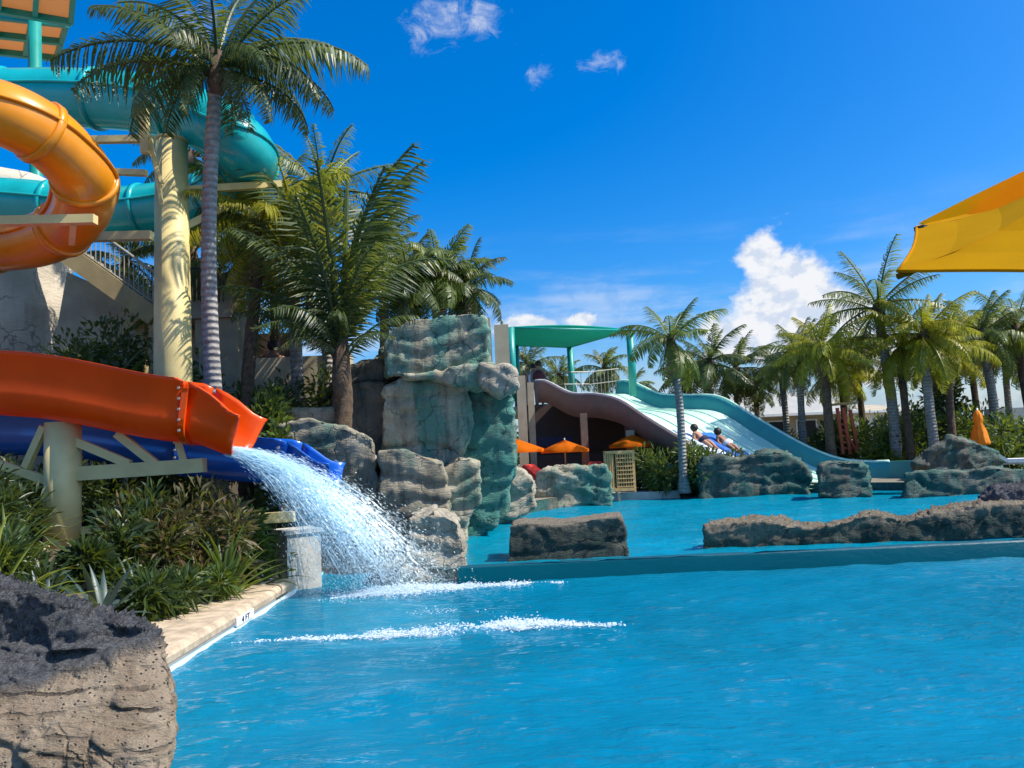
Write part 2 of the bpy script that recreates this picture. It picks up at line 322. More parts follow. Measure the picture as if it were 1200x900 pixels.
def catmull(pts, n=8):
    pts = [Vector(p) for p in pts]; q = [2 * pts[0] - pts[1]] + pts + [2 * pts[-1] - pts[-2]]; out = []
    for i in range(1, len(q) - 2):
        p0, p1, p2, p3 = q[i - 1:i + 3]
        for k in range(n):
            t = k / n; out.append(.5 * ((2 * p1) + (p2 - p0) * t + (2 * p0 - 5 * p1 + 4 * p2 - p3) * t * t + (3 * p1 - p0 - 3 * p2 + p3) * t ** 3))
    out.append(pts[-1]); return out
def sweep(pts, secf, close=True):                                   # closed section (u sideways, v up) carried along a path
    vs, fs = [], []; m = len(pts); n = 0
    for i, p in enumerate(pts):
        t = pts[min(i + 1, m - 1)] - pts[max(i - 1, 0)]; s, u = frame(t); sec = secf(i / (m - 1)); n = len(sec)
        for a, b in sec: vs.append(p + s * a + u * b)
    for i in range(m - 1):
        for k in range(n):
            a, b = i * n + k, i * n + (k + 1) % n; fs.append((a, b, b + n, a + n))
    if close:                                                       # end faces of a thin U: quads between outer and inner lines
        h = n // 2
        for o in (0, (m - 1) * n):
            for k in range(h - 1):
                q = (o + k, o + k + 1, o + n - 2 - k, o + n - 1 - k); fs.append(q if o else q[::-1])
    return vs, fs
def poly_area(p): return sum(p[i][0] * p[(i + 1) % len(p)][1] - p[(i + 1) % len(p)][0] * p[i][1] for i in range(len(p)))
def evaluated(me, mods):
    o = bpy.data.objects.new('tmp', me); COL.objects.link(o)
    for t, kw in mods:
        md = o.modifiers.new(t, t)
        for k, v in kw.items(): setattr(md, k, v)
    dg = bpy.context.evaluated_depsgraph_get(); r = bpy.data.meshes.new_from_object(o.evaluated_get(dg))
    bpy.data.objects.remove(o); return r
def fbm(p, o=4): return mnoise.fractal(p, .9, 2.1, o, noise_basis='PERLIN_ORIGINAL')
def rock(label, poly, d, thick, mat, vox=.07, amp=.12, freq=1.4, smooth=3, ledge=.05, rough=.03, name='rock', cat='rock', group=None, seed=0, deep=False, spike=0.0, facet=None, crack=None, fs_=None, tilt=0.0):
    pts = [P(x, y, d) for x, y in poly]
    n = len(pts); cx = sum((p.x for p in pts)) / n; cz = sum((p.z for p in pts)) / n
    back = []
    for p in pts:
        e = CAM + (p - CAM) * (1 + thick / d); q = Vector(((p.x - cx) * .92 + cx, p.y + thick, (p.z - cz) * .94 + cz))
        q.x = (cx + (p.x - cx) * .92 - CAM.x) * (1 + thick / d) + CAM.x
        if deep: q.z = (cz + (p.z - cz) * .95 - CAM.z) * (1 + thick / d) + CAM.z
        back.append(q)
    fs = [tuple(range(n)), tuple(range(2 * n - 1, n - 1, -1))] + [(i, i + n, (i + 1) % n + n, (i + 1) % n) for i in range(n)]
    smooth = max(2, smooth - 2) if not tilt else smooth
    big = group == 'rocks of the waterfall cliff'
    fs_ = fs_ or (.95 if big else 1.5); facet = .035 if facet is None else facet; crack = .02 if crack is None else crack; amp *= .6
    rough *= .6
    me = mesh('tmp', pts + back, fs)
    bm = bmesh.new(); bm.from_mesh(me); bmesh.ops.recalc_face_normals(bm, faces=bm.faces); bm.to_mesh(me); bm.free()
    me = evaluated(me, [('REMESH', {'mode': 'VOXEL', 'voxel_size': vox}), ('SMOOTH', {'iterations': smooth, 'factor': .5})])
    nv = len(me.vertices); co_ = np.empty(nv * 3); me.vertices.foreach_get('co', co_); co_ = co_.reshape(-1, 3)
    nn = np.empty(nv * 3); me.vertex_normals.foreach_get('vector', nn); nn = nn.reshape(-1, 3)
    off = Vector((seed * 13.7, seed * 5.1, seed * 3.3)); ds = np.empty(nv)
    for i in range(nv):
        p = Vector(co_[i]); q = p * freq + off
        b = fbm(q, 4) * amp
        s = p.z / .34 + fbm(p * .8 + off, 2) * 1.4
        f = s - math.floor(s); b += ledge * (abs(f - .5) * -2 + .5 if f > .12 else -1.1)
        b += rough * fbm(p * 9 + off, 3)
        w = Vector((p.x, p.y, p.z * 1.5)) * fs_ + off + Vector((fbm(p * 1.6 + off, 2), fbm(p * 1.6 - off, 2), 0)) * .35
        dd, pp = mnoise.voronoi(w); tv_ = mnoise.cell_vector(pp[0] * 7.3) - Vector((.5, .5, .5)); b += min(1, (dd[1] - dd[0]) / .14) * (facet * (mnoise.cell(pp[0] * 7.3) - .5) + facet * 3.2 * tv_.dot(w - pp[0])) - crack * max(0, 1 - (dd[1] - dd[0]) / .10)
        if spike and nn[i][2] > -.2: b += spike * (abs(fbm(p * 21 + off, 3)) * 1.5 - .3) * max(0, nn[i][2] + .2)
        ds[i] = b
    co_ = co_ + nn * ds[:, None]
    if tilt:                                     # the front leans back towards its top and right side
        zz = np.clip((co_[:, 2] - .05) / .8, 0, 1); xx = np.clip((co_[:, 0] + 1.75) / .45, 0, 1)
        k = 1 + tilt * (zz ** 1.6 * .8 + xx ** 2 * .45); C0 = np.array(CAM); co_ = C0 + (co_ - C0) * k[:, None]
    base = np.array([co_[:, 0].mean(), co_[:, 1].mean(), co_[:, 2].min()])
    me.vertices.foreach_set('co', (co_ - base).ravel()); me.update(); me.materials.clear()
    me.polygons.foreach_set('use_smooth', [True] * len(me.polygons))
    o = link(name, me, mat); o.location = base; return tag(o, label, cat, group)
# ------------------------------------------------------------------ ground, pools
Z0, ZU, ZG = 0.0, 0.20, 0.46
WEIR = [(-.7, 9.98), (1.0, 10.02), (3.0, 10.08), (5.0, 10.15), (22, 10.7)]
LOW = [(-2.8, -8), (22, -8)] + WEIR[::-1] + [(-1.2, 11.4), (-2.8, 11.4)]
UPP = WEIR + [(22, 17.6), (12, 18.4), (9.6, 19.2), (8.2, 20.6), (6.0, 22.2), (3.2, 22.2), (1.2, 19.9), (.3, 18.2), (-.3, 16.2), (-.9, 14)]
def flat(pl, z, div=0):
    bm = bmesh.new(); vs = [bm.verts.new((x, y, z)) for x, y in pl]; f = bm.faces.new(vs)
    bmesh.ops.triangulate(bm, faces=[f]); bmesh.ops.recalc_face_normals(bm, faces=bm.faces)
    if bm.faces[0].normal.z < 0 if (bm.faces.ensure_lookup_table() or True) else 0: bmesh.ops.reverse_faces(bm, faces=bm.faces)
    v = [tuple(x.co) for x in bm.verts]; bm.verts.index_update(); f = [tuple(x.index for x in q.verts) for q in bm.faces]; bm.free(); return v, f
def waves(X, Y, amp, seed):
    r = np.random.RandomState(seed); h = np.zeros_like(X)
    for k in range(46):
        lam = .16 * (1.9 / .16) ** r.rand(); th = r.normal(1.45, .75); kx, ky = 2 * np.pi / lam * math.cos(th), 2 * np.pi / lam * math.sin(th)
        ph = kx * X + ky * Y + r.rand() * 6.28 + .8 * np.sin(X * .9 + Y * .6 + r.rand() * 6)
        h += lam ** .85 * (np.sin(ph) + .35 * np.sin(2 * ph + .5)) * (.6 + .4 * np.sin(X * .7 + Y * 1.1 + k))
    return amp * h
def watersheet(name, xs, yfun, vs_, z, mat, amp, seed, keep=None):
    X, V = np.meshgrid(xs, vs_); Y = yfun(X, V); Z = z + waves(X, Y, amp, seed); nx_ = len(xs)
    fs = [(j * nx_ + i, j * nx_ + i + 1, (j + 1) * nx_ + i + 1, (j + 1) * nx_ + i) for j in range(len(vs_) - 1) for i in range(nx_ - 1) if keep is None or keep(X[j, i], Y[j, i])]
    return structure(name, (list(zip(X.ravel(), Y.ravel(), Z.ravel())), fs), mat, True)
def weir_y(X): return 10.0 + .032 * X
watersheet('pool_water', np.concatenate([np.linspace(-2.8, 9, 240), np.linspace(9.3, 22, 40)]), lambda X, V: V, np.concatenate([np.linspace(-8, 2.2, 24), np.linspace(2.24, 11.4, 260)]), Z0, M_WATER, .0036, 3, lambda x, y: not (x > -.9 and y > 10.1 + .032 * x))
watersheet('upper_pool_water', np.concatenate([np.linspace(-1.0, 12, 200), np.linspace(12.4, 22, 24)]), lambda X, V: weir_y(X) + V * (22.5 - weir_y(X)), np.linspace(0, 1, 200), ZU, M_WATER2, .0042, 4)
structure('pool_floor', flat([(-2.9, -8.1), (22.1, -8.1), (22.1, 10.2), (-2.9, 11.6)], -1.1), M_POOL)
structure('upper_pool_floor', flat([(x, y) for x, y in UPP], -.75), M_POOL)
def wallstrip(pl, z0, z1): 
    vs = [(x, y, z0) for x, y in pl] + [(x, y, z1) for x, y in pl]; n = len(pl)
    return vs, [(i, i + 1, i + 1 + n, i + n) for i in range(n - 1)]
structure('pool_wall', wallstrip([(-2.8, 11.4), (-2.8, -8), (22, -8)], -1.1, .03), M_POOLW)
structure('upper_pool_wall', wallstrip([(x, y) for x, y in UPP[len(WEIR):]], -.75, ZG - .01), M_DARKTEAL)
wl = [Vector((x, 10.12 + .032 * x + .02 * math.sin(x * .9), 0)) for x in (-.78 + k * .5 for k in range(48))]
structure('weir_wall', sweep(wl, lambda s: [(-1.0, -1.1), (.16, -1.1), (.16, .18), (.10, .212), (-.02, .207), (-.14, .182), (-.32, .112), (-.55, .045), (-.78, .0), (-.90, -.06), (-.98, -.3)], False), M_WEIR, True)
hole = [(-13.5, -8), (22, -8), (22, 17.6)] + UPP[len(WEIR) + 1:] + [(-1.2, 13.4), (-3.45, 13.4), (-3.45, 17), (-13.5, 17)]
bm = bmesh.new()
def loop(pl):
    vs = [bm.verts.new((x, y, ZG)) for x, y in pl]; return [bm.edges.new((vs[i], vs[(i + 1) % len(vs)])) for i in range(len(vs))]
es = loop([(-900, -60), (900, -60), (900, 1500), (-900, 1500)]) + loop(hole)
bmesh.ops.triangle_fill(bm, use_beauty=True, use_dissolve=False, edges=es)
for f in bm.faces:
    if f.normal.z < 0: f.normal_flip()
me = bpy.data.meshes.new('ground'); bm.to_mesh(me); bm.free(); o = link('ground', me, M_GROUND); o['kind'] = 'structure'
# planting bed on the left: soil rising from the coping
vs, fs = [], []; nx, ny = 44, 90
for j in range(ny + 1):
    for i in range(nx + 1):
        x = -3.43 - 10.5 * i / nx; y = -8.5 + 26 * j / ny
        z = .16 + min(.5, (-3.43 - x) * .28) + .08 * fbm(Vector((x * 1.3, y * 1.3, 0)), 3) * min(1, i / 2)
        vs.append((x, y, max(z, .1)))
for j in range(ny):
    for i in range(nx):
        a = j * (nx + 1) + i; fs.append((a, a + nx + 1, a + nx + 2, a + 1))
structure('planting_bed', (vs, fs), M_SOIL, True)
def bedz(x): return .16 + min(.5, max(0, -3.43 - x) * .28)
# coping with its bullnose
structure('pool_coping', sweep([Vector((-3.13, y, .09)) for y in (-8, 0, 3, 6, 8, 9.9)], lambda s: [(-.34, -.05), (.30, -.05), (.345, -.02), (.35, .03), (.33, .065), (.29, .08), (-.34, .08)], False), M_COPING)
structure('waterline_trim', boxm((-2.79, .95, -.06), .02, 17.9, .08), M_WHITE)
# ------------------------------------------------------------------ depth marker on the pool wall
dm = thing('depth_marker', 'small white depth marker tile with dark blue figures on the pool edge', 'sign', (-2.775, 8.05, .05))
part('tile', boxm((-2.772, 8.05, .03), .012, .5, .085), M_WHITE, dm)
cu = bpy.data.curves.new('txt', 'FONT'); cu.body = '4 FT'; cu.size = .085; cu.align_x = 'CENTER'; cu.extrude = .002
to = bpy.data.objects.new('tmp', cu); COL.objects.link(to)
tm = bpy.data.meshes.new_from_object(to.evaluated_get(bpy.context.evaluated_depsgraph_get())); bpy.data.objects.remove(to)
vs = [(-2.762 + v.co.z, 8.05 + v.co.x * 1.5, .043 + v.co.y) for v in tm.vertices]
part('lettering', (vs, [tuple(p.vertices) for p in tm.polygons]), M_NAVY, dm)
# ------------------------------------------------------------------ rocks
rock('large foreground boulder with dark coral crust over pale tan stone, bottom left', [(-60, 700), (-30, 676), (10, 684), (45, 690), (90, 708), (110, 722), (160, 724), (188, 742), (203, 772), (209, 820), (204, 880), (190, 960), (150, 1010), (-60, 1010)],
     3.5, .9, M_BOULDER, .0145, .05, 1.5, 80, .006, .03, name='boulder', seed=3, spike=.05, deep=True, facet=.02, crack=.012, fs_=3.5, tilt=.22)
GR = 'rocks of the waterfall cliff'
rock('recessed rock mass behind the stacked blocks of the cliff', [(452, 400), (600, 440), (600, 600), (540, 660), (360, 670), (330, 560), (395, 455)], 14.0, 2.0, M_TEALROCK, .08, .06, 1.0, 3, group=GR, seed=51)
BK = dict(group=GR, facet=.02, crack=.012, ledge=.035, rough=.045)
rock('broad flat-topped grey block crowning the waterfall cliff', [(450, 392), (478, 375), (520, 367), (563, 364), (572, 374), (575, 428), (556, 437), (450, 442)], 12.9, 1.9, M_TEALROCK, .05, .05, .9, 3, seed=8, **BK)
rock('thin overhanging slab between the crown block and the main face', [(470, 436), (540, 430), (578, 424), (590, 434), (582, 452), (560, 458), (500, 444), (470, 446)], 12.72, 1.5, M_TEALROCK, .05, .05, 1.2, 2, seed=19, **BK)
rock('pale stained stone ledge jutting from the cliff top', [(560, 425), (598, 427), (607, 436), (606, 456), (585, 464), (562, 452)], 12.5, 1.0, M_TANROCK, .045, .05, 1.4, 2, seed=9, **BK)
rock('broad main face of the waterfall cliff, grey-green on the left', [(448, 450), (470, 443), (505, 438), (550, 452), (556, 500), (540, 545), (530, 560), (448, 556)], 13.0, 2.0, M_TEALROCK, .055, .06, .8, 3, seed=5, **BK)
rock('teal stained undercut side of the waterfall cliff', [(528, 470), (552, 458), (600, 462), (606, 545), (596, 580), (582, 616), (545, 640), (516, 640), (512, 570)], 13.35, 2.2, M_CLIFFTEAL, .055, .10, 1.0, 3, seed=12, **BK)
rock('narrow teal rock buttress at the foot of the cliff', [(512, 556), (536, 534), (562, 540), (566, 590), (548, 612), (546, 640), (506, 640)], 12.5, 1.2, M_TEALROCK, .045, .05, 1.3, 2, seed=11, **BK)
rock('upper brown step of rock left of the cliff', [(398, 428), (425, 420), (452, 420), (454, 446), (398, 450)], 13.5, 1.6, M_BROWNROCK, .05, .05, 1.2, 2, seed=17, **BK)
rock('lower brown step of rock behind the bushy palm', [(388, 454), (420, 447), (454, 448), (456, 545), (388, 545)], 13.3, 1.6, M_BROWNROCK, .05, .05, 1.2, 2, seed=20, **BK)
rock('smooth rounded grey rock behind the blue slide exit', [(320, 500), (355, 488), (400, 496), (436, 512), (444, 540), (444, 700), (320, 700)], 11.9, 1.5, M_GREYROCK, .05, .05, 1.0, 4, seed=14, **BK)
rock('light striped rock wedged between the grey rock and the cliff', [(442, 528), (475, 524), (520, 542), (528, 580), (515, 700), (442, 700)], 11.6, 1.3, M_GREYROCK, .045, .07, 1.3, 3, group=GR, facet=.02, crack=.02, ledge=.04, rough=.03, seed=15)
rock('lowest tan rock standing in the water by the weir', [(478, 606), (510, 598), (540, 612), (545, 640), (548, 705), (468, 705)], 9.9, 1.4, M_TANROCK, .035, .05, 1.6, 3, group=GR, facet=.05, crack=.02, ledge=.04, rough=.05, seed=46)
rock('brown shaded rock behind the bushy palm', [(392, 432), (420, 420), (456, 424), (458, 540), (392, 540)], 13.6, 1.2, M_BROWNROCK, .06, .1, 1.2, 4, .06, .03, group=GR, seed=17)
rock('grey sloping rock bank under the dark hedge', [(296, 482), (330, 478), (392, 476), (420, 530), (420, 600), (296, 600)], 12.9, 1.0, M_GREYROCK, .06, .04, 1.2, 4, seed=18, **BK)
GP = 'rocks round the upper pool'
rock('sunlit cream boulder at the water beside the cliff', [(574, 566), (590, 545), (612, 548), (630, 566), (628, 600), (600, 612), (574, 612)], 15.6, 1.2, M_TANROCK, .06, .12, 1.6, 4, .05, .04, group=GP, seed=21)
rock('long teal rock wall with pale top left of the wooden gate', [(626, 556), (640, 546), (672, 542), (712, 543), (718, 560), (718, 592), (626, 606)], 19.3, .9, M_TEALROCK, .07, .10, 1.2, 4, .05, .04, group=GP, seed=22)
rock('small teal rock right of the wooden gate', [(762, 550), (775, 542), (797, 543), (800, 560), (800, 586), (762, 586)], 21.2, .8, M_TEALROCK, .07, .1, 1.2, 4, .04, .03, group=GP, seed=23)
rock('broad dark teal rock in front of the wide slide', [(818, 540), (840, 534), (868, 536), (890, 527), (915, 527), (940, 540), (952, 556), (952, 590), (818, 590)], 20.2, 1.3, M_DARKTEAL, .07, .14, 1.3, 4, .04, .05, group=GP, seed=24, spike=.06)
rock('dark rock between slide and run-out channel', [(957, 544), (975, 538), (1005, 540), (1020, 546), (1022, 586), (957, 586)], 18.3, .9, M_DARKTEAL, .06, .08, 1.3, 4, .04, .04, group=GP, seed=25, spike=.04)
rock('long low teal rock wall right of the run-out channel', [(1058, 554), (1090, 549), (1130, 552), (1160, 547), (1210, 548), (1290, 548), (1290, 588), (1058, 588)], 17.6, .8, M_DARKTEAL, .06, .08, 1.3, 4, .05, .04, group=GP, seed=26)
rock('humped grey boulder behind the low rock wall', [(1068, 540), (1090, 522), (1115, 512), (1145, 520), (1172, 530), (1180, 556), (1068, 556)], 19.6, 1.2, M_DARKTEAL, .06, .12, 1.5, 4, .06, .05, group=GP, seed=27)
GI = 'rocks on the weir'
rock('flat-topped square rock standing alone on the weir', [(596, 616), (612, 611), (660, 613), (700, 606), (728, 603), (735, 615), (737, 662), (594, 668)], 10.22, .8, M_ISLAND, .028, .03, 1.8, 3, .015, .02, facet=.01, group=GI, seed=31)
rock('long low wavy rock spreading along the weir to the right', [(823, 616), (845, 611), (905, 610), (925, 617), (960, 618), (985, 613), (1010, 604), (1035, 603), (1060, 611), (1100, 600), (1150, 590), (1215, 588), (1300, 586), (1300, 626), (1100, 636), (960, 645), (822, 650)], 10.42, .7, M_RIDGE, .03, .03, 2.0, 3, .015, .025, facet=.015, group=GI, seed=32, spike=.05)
rock('black coral rock at the right end of the weir', [(1142, 588), (1160, 578), (1200, 573), (1300, 566), (1300, 625), (1150, 630)], 10.7, .9, M_CORAL, .035, .06, 2.0, 3, .02, .04, group=GI, seed=33, spike=.08)
# ------------------------------------------------------------------ rockwork tower, walls on the left
tw = thing('rockwork_tower', 'tall pale grey carved plaster tower behind the slides', 'tower', P(20, 560, 15.5))
ring = []
for k in range(15):
    a = math.pi * 2 * k / 15; ring.append((math.cos(a) * 2.3, math.sin(a) * 1.6))
tc_ = P(-62, 420, 16.5)
vs, fs = [], []; nz, na = 34, 60
for j in range(nz + 1):
    z = .4 + 7.3 * j / nz
    for k in range(na):
        a = 2 * math.pi * k / na; r = 1 + .05 * fbm(Vector((math.cos(a) * 2, math.sin(a) * 2, z * .8)), 4) + (.03 if 0 < j < nz else 0)
        vs.append((tc_.x + math.cos(a) * 2.35 * r, tc_.y + math.sin(a) * 1.9 * r, z))
for j in range(nz):
    for k in range(na):
        a, b = j * na + k, j * na + (k + 1) % na; fs.append((a, b, b + na, a + na))
fs.append(tuple(range(nz * na, nz * na + na)))
part('wall', (vs, fs), M_TOWER, tw, True)
# stair with railing, landing and the room under it
st = thing('staircase', 'tan staircase with metal railing descending behind the yellow column', 'stairs', at(120, 15, .5))
a, b = P(70, 292, 14.6), P(182, 372, 14.6)
part('stringer', beam(a, b, .16, .34), M_TANDARK, st)
a2, b2 = a + Vector((0, 1.1, 0)), b + Vector((0, 1.1, 0))
part('stringer', beam(a2, b2, .16, .34), M_TANDARK, st)
for k in range(9):
    p = a.lerp(b, (k + .5) / 9); part('step', boxm((p.x, p.y + .55, p.z + .1), .30, .96, .05), M_TAN, st)
hr = Vector((0, 0, .85)); lift = Vector((0, 0, .17))
part('side_wall', ([a + Vector((-.6, 1.3, -.1)), b + Vector((.3, 1.3, -.1)), Vector((b.x + .3, b.y + 1.3, .4)), Vector((a.x - 1.5, a.y + 1.3, .4)), a + Vector((-.6, 1.5, -.1)), b + Vector((.3, 1.5, -.1)), Vector((b.x + .3, b.y + 1.5, .4)), Vector((a.x - 1.5, a.y + 1.5, .4))], [(3, 2, 1, 0), (4, 5, 6, 7), (0, 1, 5, 4), (1, 2, 6, 5), (2, 3, 7, 6), (3, 0, 4, 7)]), M_TAN, st)
part('handrail', tube([a + hr, b + hr], .025, 8), M_RAIL, st)
part('bottom_rail', tube([a + lift * 1.5, b + lift * 1.5], .015, 6), M_RAIL, st)
for k in range(20):
    p = a.lerp(b, (k + .5) / 20); part('baluster', tube([p + lift, p + hr], .011, 5), M_RAIL, st)
ld = thing('landing', 'tan landing with vertical railing above a dark opening', 'platform', at(230, 15, .5))
q0, q1 = P(178, 352, 15), P(262, 352, 15)
part('floor_slab', boxm((((q0 + q1) / 2).x, 15.8, q0.z - .36), (q1 - q0).x + .2, 1.8, .33), M_TAN, ld)
part('handrail', tube([q0 + Vector((0, 0, .62)), q1 + Vector((0, 0, .62))], .025, 8), M_DARK, ld)
for k in range(17):
    p = q0.lerp(q1, k / 16); part('baluster', tube([p + Vector((0, 0, -.03)), p + Vector((0, 0, .62))], .012, 5), M_DARK, ld)
part('back_wall', boxm((((q0 + q1) / 2).x - .4, 17.0, .4), 3.6, .2, q0.z - .78), M_BROWNWALL, ld)
part('post', boxm(at(167, 14.9, .4), .17, .17, q0.z - .77), M_TANDARK, ld)
part('post', boxm(at(242, 15.1, .4), .26, .26, q0.z - .77), M_TAN, ld)
part('timber_brace', beam(P(130, 400, 14.9), P(182, 352, 14.9), .1, .16), M_TANDARK, ld)
solo('stone_pillar', boxm(at(273, 15.2, .4), .42, .42, P(273, 318, 15.2).z - .4), M_TAN, 'square tan stone pillar behind the tall palm trunk', 'pillar')
solo('low_wall', boxm(at(352, 14.3, .4), 2.0, .3, P(350, 418, 14.3).z - .4), M_TAN, 'low tan garden wall behind the dark hedge', 'wall')
for (x0, x1, y, lab) in ((566, 584, 372, 'tan square pilaster directly behind the cliff top'), (588, 605, 380, 'tan square pilaster beside the teal sail')):
    c_ = at((x0 + x1) / 2, 16.5, .4); solo('pilaster', boxm(c_, (x1 - x0) / F_PX * 16.5, .3, P(x0, y, 16.5).z - .4), M_TAN, lab, 'pillar', 'tan pilasters behind the cliff')
# shade tower, top left
sh_ = thing('shade_tower', 'teal steel tower with tan translucent roof panels, top left', 'tower', at(42, 17, .5))
part('post', tube([at(47, 17, .4), P(40, -30, 17)], .13, 10), M_STEELTEAL, sh_, True)
def lattice(c00, c10, c11, c01, nu, nv):                            # roof frame with separate panels
    L = lambda u, v: (c00.lerp(c10, u)).lerp(c01.lerp(c11, u), v)
    for i in range(nu + 1): part('beam', beam(L(i / nu, 0), L(i / nu, 1), .10, .14), M_STEELTEAL, sh_)
    for j in range(nv + 1): part('beam', beam(L(0, j / nv) - Vector((0, 0, .011)), L(1, j / nv) - Vector((0, 0, .011)), .11, .14), M_STEELTEAL, sh_)
    e = .012
    for i in range(nu):
        for j in range(nv):
            q = [L((i + e) / nu, (j + e) / nv), L((i + 1 - e) / nu, (j + e) / nv), L((i + 1 - e) / nu, (j + 1 - e) / nv), L((i + e) / nu, (j + 1 - e) / nv)]
            up = Vector((0, 0, .09)); dn = Vector((0, 0, .07))
            part('roof_panel', (q_ := [x + dn for x in q] + [x + up for x in q], [(3, 2, 1, 0), (4, 5, 6, 7), (0, 1, 5, 4), (1, 2, 6, 5), (2, 3, 7, 6), (3, 0, 4, 7)]), M_PANEL, sh_)
lattice(P(-45, 4, 16.2), P(83, 26, 16.6), P(90, -50, 15.0), P(-45, -75, 14.6), 3, 2)
lattice(P(-45, 56, 18.6), P(66, 68, 18.8), P(78, 28, 17.2), P(-45, 14, 17.0), 3, 2)
# ------------------------------------------------------------------ slides on the left
def usec(w, h, th=.035, lip=.05, flare=0.0):
    out, inn = [], []; r = w / 2
    R_ = min(r, .30)
    def line(r_, h_, R2):
        L = [(-r_ - flare, h_), (-r_, R2)]
        for k in range(1, 6): a = math.pi / 2 * k / 6; L.append((-r_ + R2 * (1 - math.cos(a)), R2 * (1 - math.sin(a))))
        L.append((-r_ + R2, 0)); return L + [(-x, y) for x, y in L[::-1]]
    o = line(r, h, R_); i = [(x * (1 - th / r), max(y, 0) + (th if y < h else 0)) for x, y in o]
    o = [(-r - flare - lip, h - .05), (-r - flare - lip, h)][:2] + o[1:-1] + [(r + flare + lip, h), (r + flare + lip, h - .05)]
    o[0] = (-r - flare - lip, h); o[1] = (-r - flare, h - .045); o[-2] = (r + flare, h - .045); o[-1] = (r + flare + lip, h)
    o = [o[0], o[1]] + o[2:-2] + [o[-2], o[-1]]
    i = [(-r - flare + th, h + .004)] + [(-r - flare + th, h - .045)] + i[1:-1] + [(r + flare - th, h - .045), (r + flare - th, h + .004)]
    return o + i[::-1]
def interp(tab, x):
    for (a, u), (b, v) in zip(tab, tab[1:]):
        if x <= b:
            t = max(0, min(1, (x - a) / (b - a))); t = t * t * (3 - 2 * t) * .6 + t * .4; return u + (v - u) * t
    return tab[-1][1]
def flume(label, y, xs, ztab, htab, w, mat, joints):
    r_ = thing('water_slide', label, 'water slide', (xs[-1], y, .5), 'open flume slides at the left')
    cuts = [xs[0]] + joints + [xs[1]]
    for a, b in zip(cuts, cuts[1:]):
        n = max(6, int((b - a) / .12)); pts = [Vector((a + (b - a) * k / n, y, interp(ztab, a + (b - a) * k / n))) for k in range(n + 1)]
        f = lambda s, a=a, b=b: usec(w, interp(htab, a + (b - a) * s), flare=max(0, (a + (b - a) * s - xs[1] + .25)) * .3)
        part('flume_section', sweep(pts, f), mat, r_, True)
    for jx in joints:
        z = interp(ztab, jx); h = interp(htab, jx)
        pts = [Vector((jx - .035, y, z - .02)), Vector((jx + .035, y, z - .03))]
        s0 = usec(w + .09, h - .05, .05, .01); jf = part('joint_flange', sweep(pts, lambda s: s0), mat, r_)
        for k in range(5): zb_ = z + .14 + k * (h - .22) / 4; part('bolt', tube([Vector((jx + .03, y - w / 2 - .062, zb_)), Vector((jx + .03, y - w / 2 - .085, zb_))], .016, 6), M_RAIL, jf)
    return r_
osl = flume('orange open flume slide pouring water into the pool', 9.65, (-10.2, -3.38), [(-10.2, 3.3), (-5.98, 2.29), (-3.9, 1.88), (-3.25, 1.64)], [(-10.2, .76), (-4.05, .76), (-3.52, .53), (-3.3, .53)], .86, M_ORANGE, [-6.9, -3.92])
bsl = flume('blue open flume slide half hidden behind the orange one', 11.1, (-10.2, -2.55), [(-10.2, 2.3), (-6.8, 1.85), (-3.4, 1.32), (-2.55, 1.14)], [(-10.2, .66), (-3.3, .62), (-2.75, .42), (-2.55, .42)], .84, M_BLUE, [-7.2, -4.6, -3.2])
def tubeslide(label, ctl, rad, mat, nring, name, grp=None):
    pts = catmull(ctl, 10); r_ = thing(name, label, 'water slide', Vector((pts[len(pts) // 2].x, pts[len(pts) // 2].y, .5)), grp)
    n = nring; seg = len(pts) / n
    for k in range(n):
        i0, i1 = int(k * seg), min(len(pts) - 1, int((k + 1) * seg)); part('tube_section', tube(pts[i0:i1 + 1], rad, 28, False), mat, r_, True)
        if k:
            t = (pts[min(i0 + 1, len(pts) - 1)] - pts[i0 - 1]).normalized(); p = pts[i0]
            part('joint_ring', tube([p - t * .05, p - t * .045, p + t * .045, p + t * .05], lambda s: rad + (.015 if s in (0, 1) else .034), 28), mat, r_, True)
    s_ = [];                                                         # bolted seam that runs along the tube
    for i, p in enumerate(pts):
        t = pts[min(i + 1, len(pts) - 1)] - pts[max(i - 1, 0)]; s, u = frame(t); s_.append((p, s, u))
    for sg in (1, -1):
        part('seam_flange', tube([p + s * sg * (rad + .012) + u * .06 for p, s, u in s_], .024, 6), mat, r_, True)
    return r_
tubeslide('teal enclosed tube slide making a U-turn high behind the yellow column', [P(-90, 116, 13.2), P(-10, 116, 13.2), P(80, 115, 13.2), P(160, 120, 13.1), P(225, 136, 12.9), P(275, 165, 12.7), P(291, 192, 13.3), P(270, 218, 14.4), P(215, 238, 15.2), P(130, 248, 15.4), P(40, 240, 15.4), P(-70, 232, 15.4)], .48, M_TEAL, 9, 'tube_slide')
tubeslide('amber spiral tube slide curling in from the left edge', [P(-120, 122, 9.3), P(-50, 124, 9.1), P(10, 136, 9.2), P(62, 166, 9.6), P(99, 212, 10.2), P(88, 256, 10.9), P(42, 282, 11.3), P(-30, 288, 11.4), P(-110, 288, 11.3)], .375, M_AMBER, 6, 'spiral_slide')
